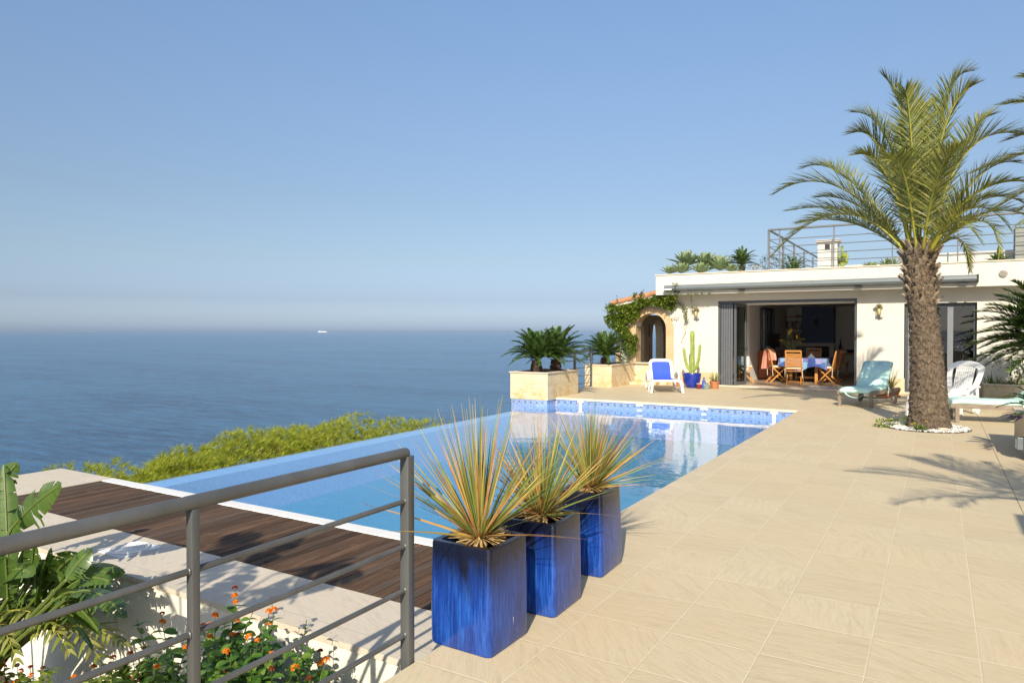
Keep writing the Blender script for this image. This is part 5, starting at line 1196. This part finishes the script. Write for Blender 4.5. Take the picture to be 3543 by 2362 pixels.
for i, (x, lb) in enumerate(((1050, 'half hidden agave tips above the parapet left of the palm trunk'), (1210, 'larger agave tips above the parapet touching the palm trunk'))):
    p = W(2600+x/2.494, 0, 20.6); agave(lb, (p.x, p.y, 3.12), .22+.06*i, 80+i)
p = W(2600+2150/2.494, 0, 20.2); agave('dark green agave leaves on the roof right of the palm', (p.x, p.y, 3.16), .2, 84, mat=m_bush)
b = MB(); leafcloud(b, [(cr(960, 330, 21.2), (.28, .2, .24), 420), (cr(1110, 335, 22.0), (.4, .3, .22), 500), (cr(740, 375, 20.2), (.2, .1, .06), 120), (cr(860, 360, 20.3), (.2, .1, .07), 120)], .05, 48, .4)
single('roof_bush', 'loose olive-green bush behind the corner of the roof railing', 'bush', b, m_bush, (cr(1000, 380, 21.2).x, 21.2, 3.1))
b = MB(); leafcloud(b, [(cr(860, 365, 20.2), (.22, .08, .05), 90)], .03, 49, .8); single('roof_flowers', 'small pale pink flowers at the roof edge beside the cycad', 'flowers', b, m_pink, (cr(860, 385, 20.2).x, 20.2, 3.15))
q = W(2600+797/2.494, 0, 20.7); t = thing('candelabra_cactus', 'yellow-green many-armed cactus on the roof beside the chimney', 'cactus', (q.x, 20.7, 3.1))
b = MB(); ribbed(b, [(0, 0, 0), (0, 0, .3), (0, 0, .72)], [.05, .05, .03]); 
for k in range(9): a = k*.7; s_ = .1+.03*(k % 4); ribbed(b, [(0, 0, .18+.02*k), (s_*math.cos(a), s_*math.sin(a), .28+.02*k), (s_*1.3*math.cos(a), s_*1.3*math.sin(a), .48+.03*(k % 5))], [.035, .04, .02])
obj('stem', b, m_cactus, t)
b = MB(); b.rbox(q.x-.14, q.x+.14, 20.56, 20.84, 3.0, 3.19, .01); single('roof_planter_box', 'small pale box planter under the roof cactus', 'planter', b, m_stone, (q.x, 20.7, 3.0))

# greenery in the planter against the right wall
b = MB(); rnd = random.Random(51)
for i in range(420):
    p = V((rnd.uniform(.95, 3.3), rnd.uniform(19.35, 20.0), .30)); az = rnd.uniform(0, 6.283); el = R(rnd.uniform(20, 85)); b.blade(p, (math.cos(az)*math.cos(el), math.sin(az)*math.cos(el)-.25, math.sin(el)), rnd.uniform(.18, .42), .022, 5, 1.5, fold=.2)
single('arching_grass', 'tuft of arching green leaves spilling over the right wall planter', 'plant', b, m_grassy, (2, 19.7, .3))
b = MB(); leafcloud(b, [((1.75, 19.7, .75), (.45, .25, .3), 420), ((1.2, 19.9, .95), (.1, .08, .28), 60), ((2.6, 19.7, .9), (.6, .25, .5), 500)], .07, 52); single('wall_shrub', 'dark leafy shrub in the right wall planter behind the grass tuft', 'shrub', b, m_bush, (1.9, 19.7, .3))

# pebble circle with small flowers
b = MB(); b.lathe([(.62, .001), (.62, .005)], (-.15, PY, 0), 48); bed = struct('pebble_bed_soil', b, m_soil)
b = MB(); rnd = random.Random(61)
for i in range(2300):
    r = .60*math.sqrt(rnd.random()); a = rnd.uniform(0, 6.283); 
    if r < .3: continue
    c = V((-.15+r*math.cos(a), PY+r*math.sin(a), .006+rnd.uniform(0, .02))); s_ = rnd.uniform(.009, .019); q = Quaternion(V((rnd.random(), rnd.random(), rnd.random())).normalized(), rnd.uniform(0, 3))
    pts = [c+q @ V((x*s_, y*s_*.8, z*s_*.6)) for x, y, z in ((1,0,0),(0,1,0),(-1,0,0),(0,-1,0),(0,0,1),(0,0,-1),(.7,.7,.55),(-.7,.7,.55),(-.7,-.7,.55),(.7,-.7,.55))]
    b.add(pts, [(0,1,6),(1,2,7),(2,3,8),(3,0,9),(6,1,4),(1,7,4),(7,2,4),(2,8,4),(8,3,4),(3,9,4),(9,0,4),(0,6,4),(1,0,5),(2,1,5),(3,2,5),(0,3,5)])
o = obj('pebbles', b, m_pebble); o['kind'] = 'stuff'; o['label'] = 'white pebbles in a circle around the palm trunk'; o['category'] = 'pebbles'
b = MB(); b.lathe([(.02, 0), (.075, .01), (.085, .025), (.06, .04), (.01, .045)], (.09, 12.72, .02), 12, sy=.6); single('flat_stone', 'flat beige stone lying on the white pebbles before the trunk', 'stone', b, m_cap, (.09, 12.72, .02), smooth=True)
rnd = random.Random(66)
t = thing('pink_lantana', 'small trailing plant with pale pink flowers left of the palm trunk', 'plant', (-.72, 12.95, 0))
b = MB(); leafcloud(b, [((-.74, 12.85, .06), (.13, .1, .06), 110), ((-.58, 13.05, .07), (.1, .1, .05), 60), ((-.42, 13.05, .09), (.06, .06, .08), 40)], .05, 62, .6); obj('leaves', b, m_vine, t, world=True)
b = MB()
for c in ((-.6, 12.95, .17), (-.55, 13.0, .18), (-.40, 13.05, .2), (-.62, 12.9, .13)):
    for k in range(16): a = rnd.uniform(0, 6.283); b.blade(V(c), (math.cos(a), math.sin(a), rnd.uniform(0, 1.3)), .03, .02, 2, .3)
obj('blooms', b, m_pink, t, world=True)
t = thing('yellow_gazania', 'clump of narrow green leaves with yellow flowers before the palm trunk', 'plant', (-.22, 12.62, 0))
b = MB()
for i in range(170): az = rnd.uniform(0, 6.283); el = R(rnd.uniform(20, 85)); b.blade((-.22+rnd.uniform(-.07, .07), 12.62+rnd.uniform(-.04, .04), .01), (math.cos(az)*math.cos(el), math.sin(az)*math.cos(el), math.sin(el)), rnd.uniform(.07, .14), .014, 3, .9)
obj('leaves', b, m_grassy, t, world=True)
b = MB()
for c in ((-.33, 12.56, .10), (-.30, 12.58, .12), (-.14, 12.6, .15)):
    for k in range(14): a = k*.45; b.blade(V(c), (math.cos(a), math.sin(a), .6), .035, .018, 2, .3)
obj('blooms', b, m_yfl, t, world=True)

# ---------------- strelitzia and lantana below the path ----------------
def bigleaf(b, p0, d, L, Wd, seed, droop=.8, tear=.22, nb=26, roll=0., face=None):
    Wd *= 1.15
    """paddle leaf made of side strips so that the edge can tear"""
    rnd = random.Random(seed); p = V(p0); d = V(d).normalized(); pts = []; n = nb
    for i in range(n+1): pts.append((p.copy(), d.copy())); p = p+d*(L/n); d = (d+V((0, 0, -droop/n))).normalized()
    for s in (-1, 1):
        for i in range(n):
            t0, t1 = i/n, (i+1)/n; pr = lambda t: Wd/2*max(.03, math.sin(math.pi*min(1, .06+.94*t)))**.6
            (pa, da), (pb, db) = pts[i], pts[i+1]; sa = (Quaternion(da, roll) @ da.cross(V((0, 0, 1))).normalized())*s; na = (Quaternion(da, roll) @ (da.cross(V((0, 0, 1))).normalized().cross(da)))
            if face is not None: na = (V(face)-da*V(face).dot(da)).normalized(); sa = da.cross(na).normalized()*s
            torn = rnd.random() < tear; sag = rnd.uniform(.0, .9) if torn else 0.; g_ = .12 if torn else 0
            lift = .30
            def off(pt, sd, nr, w_, f): return pt+sd*w_*f+nr*w_*(lift*f-.5*f*f)+V((0, 0, -1))*w_*sag*f*f+da*w_*.25*f
            ws0, ws1 = pr(t0), pr(t1); q = []
            for f in (0, .5, 1): q += [off(pa.lerp(pb, g_*f), sa, na, ws0, f), off(pb.lerp(pa, g_*f), sa, na, ws1, f)]
            b.add(q, [(0, 2, 3, 1), (2, 4, 5, 3)])
    return [x[0] for x in pts]
def strelitzia(label, base, leaves, seed, mat):
    t = thing('bird_of_paradise_plant', label, 'plant', base, 0, 'big-leaved plants in the bed')
    for i, (p0, d, L, Wd, dr, *ro) in enumerate(leaves):
        b = MB(); pts = bigleaf(b, p0, d, L, Wd, seed+i, dr, roll=math.sin(i*2.1)*.9, face=ro[0] if ro else None)
        o = obj('leaf', b, mat, t, world=True, smooth='all')
        s_ = MB(); B0 = V(base)+V((.05*math.sin(i), .05*math.cos(i), 0)); s_.tube([B0, (B0+V(p0))*.5+V((0, 0, .12)), V(p0)]+pts[1:-1:3], [.02, .016, .012]+[.008]*len(pts[1:-1:3]), 6); obj('stalk', s_, m_stalk, o, world=True)
    return t
cw = lambda x, y, Y: W(x*1.5064, y*1.5064, Y)
lv = []
for (x0, y0, x1, y1, Y0, Y1, wd, dr) in ((20, 1330, 10, 1090, 2.25, 2.3, .13, .3), (25, 1215, 128, 1118, 2.25, 2.3, .17, .3), (-60, 1180, 30, 1072, 2.2, 2.35, .15, .3), (30, 1260, 20, 1130, 2.3, 2.35, .12, .3), (-40, 1290, 70, 1235, 2.2, 2.4, .13, .6), (-60, 1250, -30, 1060, 1.9, 2.1, .2, .3)):
    a, c = cw(x0, y0, Y0), cw(x1, y1, Y1); lv.append((a, (c-a).normalized()+V((0, 0, dr*.4)), (c-a).length*1.1, wd, dr, (.8, -.75+.3*len(lv), .55)))
strelitzia('upright paddle-leaved plant at the left edge rising above the handrail', (-5.9, 1.9, -1.3), lv, 70, m_strel)
lv = []
for (x0, y0, x1, y1, Y0, Y1, wd, dr) in ((90, 1330, 180, 1262, 2.45, 2.5, .15, .8), (70, 1380, 262, 1300, 2.4, 2.55, .16, .7), (60, 1340, 150, 1265, 2.5, 2.6, .11, .5), (100, 1400, 275, 1360, 2.35, 2.5, .14, 1.0), (20, 1400, -10, 1290, 2.3, 2.2, .14, .9), (40, 1350, 60, 1255, 2.4, 2.45, .13, .4), (80, 1400, 110, 1270, 2.35, 2.4, .12, .6), (-30, 1420, 80, 1350, 2.3, 2.4, .14, .9), (60, 1420, 200, 1380, 2.35, 2.45, .12, .9), (-20, 1380, 45, 1275, 2.5, 2.6, .12, .5)):
    a, c = cw(x0, y0, Y0), cw(x1, y1, Y1); lv.append((a, (c-a).normalized()+V((0, 0, dr*.4)), (c-a).length*1.1, wd, dr))
rnd = random.Random(92)
for k in range(22):
    sx_, sy_ = rnd.uniform(-20, 160), rnd.uniform(1330, 1420); an = R(rnd.uniform(-25, 115)); ln = rnd.uniform(90, 150); Yq = rnd.uniform(2.2, 2.5)
    a, c = cw(sx_, sy_, Yq), cw(min(sx_+ln*math.cos(an), 275), sy_-ln*.75*math.sin(an), Yq+rnd.uniform(-.1, .15)); lv.append((a, (c-a).normalized()+V((0, 0, .3)), (c-a).length*1.1, rnd.uniform(.09, .14), rnd.uniform(.5, 1.2)))
strelitzia('lower torn-leaved plant against the white wall under the handrail', (-5.9, 2.1, -1.3), lv, 90, m_strel)
t = thing('yellow_palm_fronds', 'yellowing feathery fronds hanging in front of the white wall at lower left', 'palm', (-4.6, 2.25, -1.3))
rnd = random.Random(71)
for (x0, y0, xm, ym, x1, y1, Y) in ((60, 1440, 130, 1390, 250, 1400, 2.3), (70, 1450, 150, 1430, 262, 1560, 2.35), (30, 1470, 90, 1420, 160, 1500, 2.25), (-40, 1440, 40, 1400, 130, 1440, 2.2), (-60, 1480, -10, 1430, 40, 1520, 2.1), (120, 1450, 200, 1440, 290, 1480, 2.45)):
    P0, Mm, T_ = cw(x0, y0, Y), cw(xm, ym, Y+.05), cw(x1, y1, Y+.02); bs, bl_ = MB(), MB()
    frond(bs, bl_, P0, Mm*2-(P0+T_)*.5, T_, 15, .22, .036, .1, 68, 28, 0, rnd, .009, .9, .2, 5); st = obj('frond', bs, m_palmst, t, world=True); obj('leaflets', bl_, m_yleaf, st, world=True)
# off-frame plants in the same bed; their leaves shade the rail, path and deck
rnd = random.Random(75)
for base, lb, n_, h in (((-2.95, 0, -1.3), 'tall paddle-leaved plant below the frame that shades the handrail', 10, 2.9), ((-4.7, .2, -1.3), 'paddle-leaved plant outside the lower left corner shading the path', 8, 1.7), ((-2.75, -.95, -1.3), 'tallest paddle-leaved plant in the bed behind the camera', 9, 3.7)):
    lv = []
    for k in range(n_):
        az = R(k*360/n_+rnd.uniform(-15, 15)); p0 = V((base[0]+.25*math.cos(az), base[1]+.25*math.sin(az), base[2]+h*rnd.uniform(.75, 1.15))); lv.append((p0, (math.cos(az)*.7, math.sin(az)*.7, .9), rnd.uniform(.5, .7), .23, 1.1))
    strelitzia(lb, base, lv, int(100+n_*7+h*10), m_strel)

def lantana(label, base, peaks, seed, nst=60, flowers=26, mat=None):
    rnd = random.Random(seed); t = thing('lantana_bush', label, 'bush', base); bs, bl_, bf, bd = MB(), MB(), MB(), MB()
    B = V(base); tips = []
    for i in range(nst):
        pk = V(peaks[i % len(peaks)]) if i < len(peaks)*2 else None
        if pk is None:
            q = V(rnd.choice(peaks)); f = rnd.uniform(.15, .95); pk = B.lerp(q, f)+V((rnd.uniform(-.28, .28), rnd.uniform(-.25, .2), rnd.uniform(-.05, .12)*f)); pk.z = max(-1.2, min(pk.z, q.z))
        else: pk = pk+V((rnd.uniform(-.04, .04), rnd.uniform(-.03, .03), rnd.uniform(-.12, 0) if i >= len(peaks) else 0))
        b0 = B+V((rnd.uniform(-.5, .5)*(1 if len(peaks) > 3 else .4), rnd.uniform(-.15, .15), 0)); mid = (b0+pk)*.5+V((rnd.uniform(-.08, .08), rnd.uniform(-.06, .06), .05))
        bs.tube([bez(b0, mid, pk, k/6) for k in range(7)], [.006, .005, .005, .004, .003, .003, .002], 4)
        for k in range(22):
            u = .25+.75*k/22; p = bez(b0, mid, pk, u); az = rnd.uniform(0, 6.283)
            for s in (0, math.pi):
                L = rnd.uniform(.042, .078); rleaf(bl_, p, (math.cos(az+s), math.sin(az+s), rnd.uniform(-.1, .6)), L, L*.62, rnd, .22, .7, 4)
        tips.append(pk)
    def head(bb, c, r, n):
        for k in range(n):
            a = rnd.uniform(0, 6.283); e = rnd.uniform(.15, 1.5); d = V((math.cos(a)*math.cos(e), math.sin(a)*math.cos(e), math.sin(e))); p = c+d*r*.75
            for j in range(4):
                sd = d.cross(V((math.cos(j*1.57), math.sin(j*1.57), .3))); bb.blade(p, sd+d*.35, r*.42, r*.4, 1, 0, prof=lambda t: 1.)
    for i, tp in enumerate(tips[:flowers]): head(bf, tp+V((0, 0, .008)), rnd.uniform(.014, .022), 30)
    for tp in tips[flowers:flowers+7]: head(bd, tp+V((0, 0, .01)), .017, 18)
    for tp in peaks[:4]: head(bd, V(tp)+V((0, 0, .05)), .018, 20); bs.tube([V(tp), V(tp)+V((0, 0, .05))], .002, 4)
    obj('stems', bs, m_grassy, t, world=True); obj('leaves', bl_, mat or m_lant, t, world=True); obj('flower_heads', bf, m_orange, t, world=True); obj('dried_heads', bd, m_darkfl, t, world=True); return t
pk = [cw(540, 1372, 2.5), cw(372, 1430, 2.45), cw(625, 1400, 2.5), cw(735, 1520, 2.5), cw(470, 1440, 2.4), cw(580, 1470, 2.35), cw(430, 1490, 2.35), cw(690, 1540, 2.4), cw(520, 1500, 2.2), cw(330, 1500, 2.4), cw(620, 1500, 2.3), cw(540, 1460, 2.4), cw(480, 1420, 2.55), cw(610, 1440, 2.6), cw(560, 1430, 2.5)]
lantana('large lantana bush with orange flowers behind the second railing post', (-3.25, 2.3, -1.3), pk, 81, 380, 22)
pk = [cw(260, 1530, 2.3), cw(215, 1550, 2.3), cw(300, 1520, 2.35), cw(330, 1545, 2.3), cw(370, 1530, 2.25), cw(180, 1560, 2.2)]
lantana('low lantana with orange flowers at the bottom edge beside the yellow fronds', (-4.2, 2.2, -1.3), pk, 82, 110, 9, m_vine)
pk = [cw(40, 1545, 2.3), cw(10, 1535, 2.3), cw(70, 1550, 2.3)]
lantana('small lantana with orange flowers in the bottom left corner', (-5.0, 2.25, -1.3), pk, 83, 30, 5, m_vine)

# ---------------- pines beyond the pool ----------------
def pine(label, c, r, ntuft, seed, zg, ragged=.2):
    rnd = random.Random(seed); t = thing('pine_tree', label, 'pine tree', (c[0], c[1], zg), 0, 'pines on the slope below the pool')
    b = MB(); C0 = V(c); b.tube([(c[0]+.3, c[1], zg), (c[0]+.1, c[1]+.1, (zg+c[2])/2), (c[0], c[1], c[2])], [.16, .12, .05], 8)
    bn = MB(); br = []
    for i in range(24):
        a = rnd.uniform(0, 6.283); e = rnd.uniform(.1, 1.2); d = V((math.cos(a)*math.cos(e)*r[0], math.sin(a)*math.cos(e)*r[1], math.sin(e)*r[2])); b.tube([C0+V((0, 0, -r[2]*.8)), C0+d*.5, C0+d*1.0+V((rnd.uniform(-.1, .1), rnd.uniform(-.1, .1), rnd.uniform(-.05, .08)))], [.02, .014, .006], 5); br.append(d)
    bumps = [(V((rnd.gauss(0, 1), rnd.gauss(0, 1), abs(rnd.gauss(0, 1))+.1)).normalized(), rnd.uniform(.0, ragged)) for _ in range(44)]
    for i in range(ntuft):
        d = V((rnd.gauss(0, 1), rnd.gauss(0, 1), rnd.gauss(.35, 1))).normalized(); k = 1-ragged*.6
        for bd, ba in bumps:
            q = d.dot(bd)
            if q > .9: k += ba*(q-.9)/.1
        k *= rnd.uniform(.25, 1)**.4; p = C0+V((d.x*r[0], d.y*r[1], d.z*r[2]))*k
        ax = (d*.6+V((rnd.uniform(-.5, .5), rnd.uniform(-.5, .5), rnd.uniform(.2, 1)))).normalized()
        for j in range(26):
            f = j/26; az = j*2.4; sd = ax.orthogonal().normalized(); sd = Quaternion(ax, az) @ sd; dd = ax*rnd.uniform(.35, 1.1)+sd*.75
            bn.blade(p+ax*.06*f, dd, rnd.uniform(.08, .15), .0085, 1, 0, prof=lambda t: 1-.8*t, up=(rnd.random(), rnd.random(), .5))
    obj('trunk', b, m_trunk, t); t2 = t.children[0]; 
    iv = inv(t); 
    for v in t2.data.vertices: v.co = iv @ v.co
    obj('crown', bn, m_pine, t, world=True); return t
pine('lowest sparse pine just past the left end of the pool edge', (-12.7, 6.75, -1.62), (1.1, .95, .62), 700, 1, -6, .4)
pine('bushy yellow-green pine left of the tallest clump', (-12.6, 8.3, -1.82), (1.3, 1.15, .95), 2100, 2, -7, .32)
pine('tallest pine clump with a dark left side in the middle of the row', (-13.2, 10.5, -2.0), (1.5, 1.5, 1.12), 3000, 3, -7, .24)
pine('wide flat-topped pine right of the tallest clump', (-13.4, 12.9, -2.05), (1.6, 1.8, 1.12), 3200, 4, -7, .22)
pine('low pine behind the nearest grass tree', (-13.4, 16.2, -2.45), (1.7, 2.1, 1.15), 2600, 5, -7, .22)
pine('farthest pine next to the stone planter end of the pool', (-13.4, 20.0, -3.0), (1.6, 2.2, 1.2), 2000, 6, -7, .14)
pine('pine crown filling the gap below the pool edge in front', (-11.2, 9.8, -2.4), (1.1, 1.9, .8), 1500, 7, -7, .2)

# ---------------- ship on the horizon ----------------
d = ray(1116, 1150); k = 30000/math.hypot(d.x, d.y); c = V((d.x*k, d.y*k, -40)); t = thing('cargo_ship', 'distant long white cargo ship on the horizon', 'ship', c, YAW)
b = MB(); b.prism([(-185, -20), (150, -20), (185, 0), (150, 20), (-185, 20)], -2, 26); obj('hull', b, m_whitep, t)
b = MB(); b.box(-170, -125, -16, 16, 26.5, 55); b.box(-110, 130, -17, 17, 26.5, 40); obj('superstructure', b, m_whitep, t)

# ---------------- sea air ----------------
b = MB(); b.box(-62000, 62000, -62000, 62000, -42, 7.5)
hm = bpy.data.materials.new('sea_haze'); hm.use_nodes = True; hm.node_tree.nodes.clear()
ho = hm.node_tree.nodes.new('ShaderNodeOutputMaterial'); hv = hm.node_tree.nodes.new('ShaderNodeVolumePrincipled')
hv.inputs['Color'].default_value = (.385, .47, .59, 1); hv.inputs['Density'].default_value = 1.5e-5; hm.node_tree.links.new(hv.outputs[0], ho.inputs['Volume'])
o = obj('haze', b, hm); o['kind'] = 'stuff'; o['label'] = 'thin haze in the air over the sea'; o['category'] = 'haze'
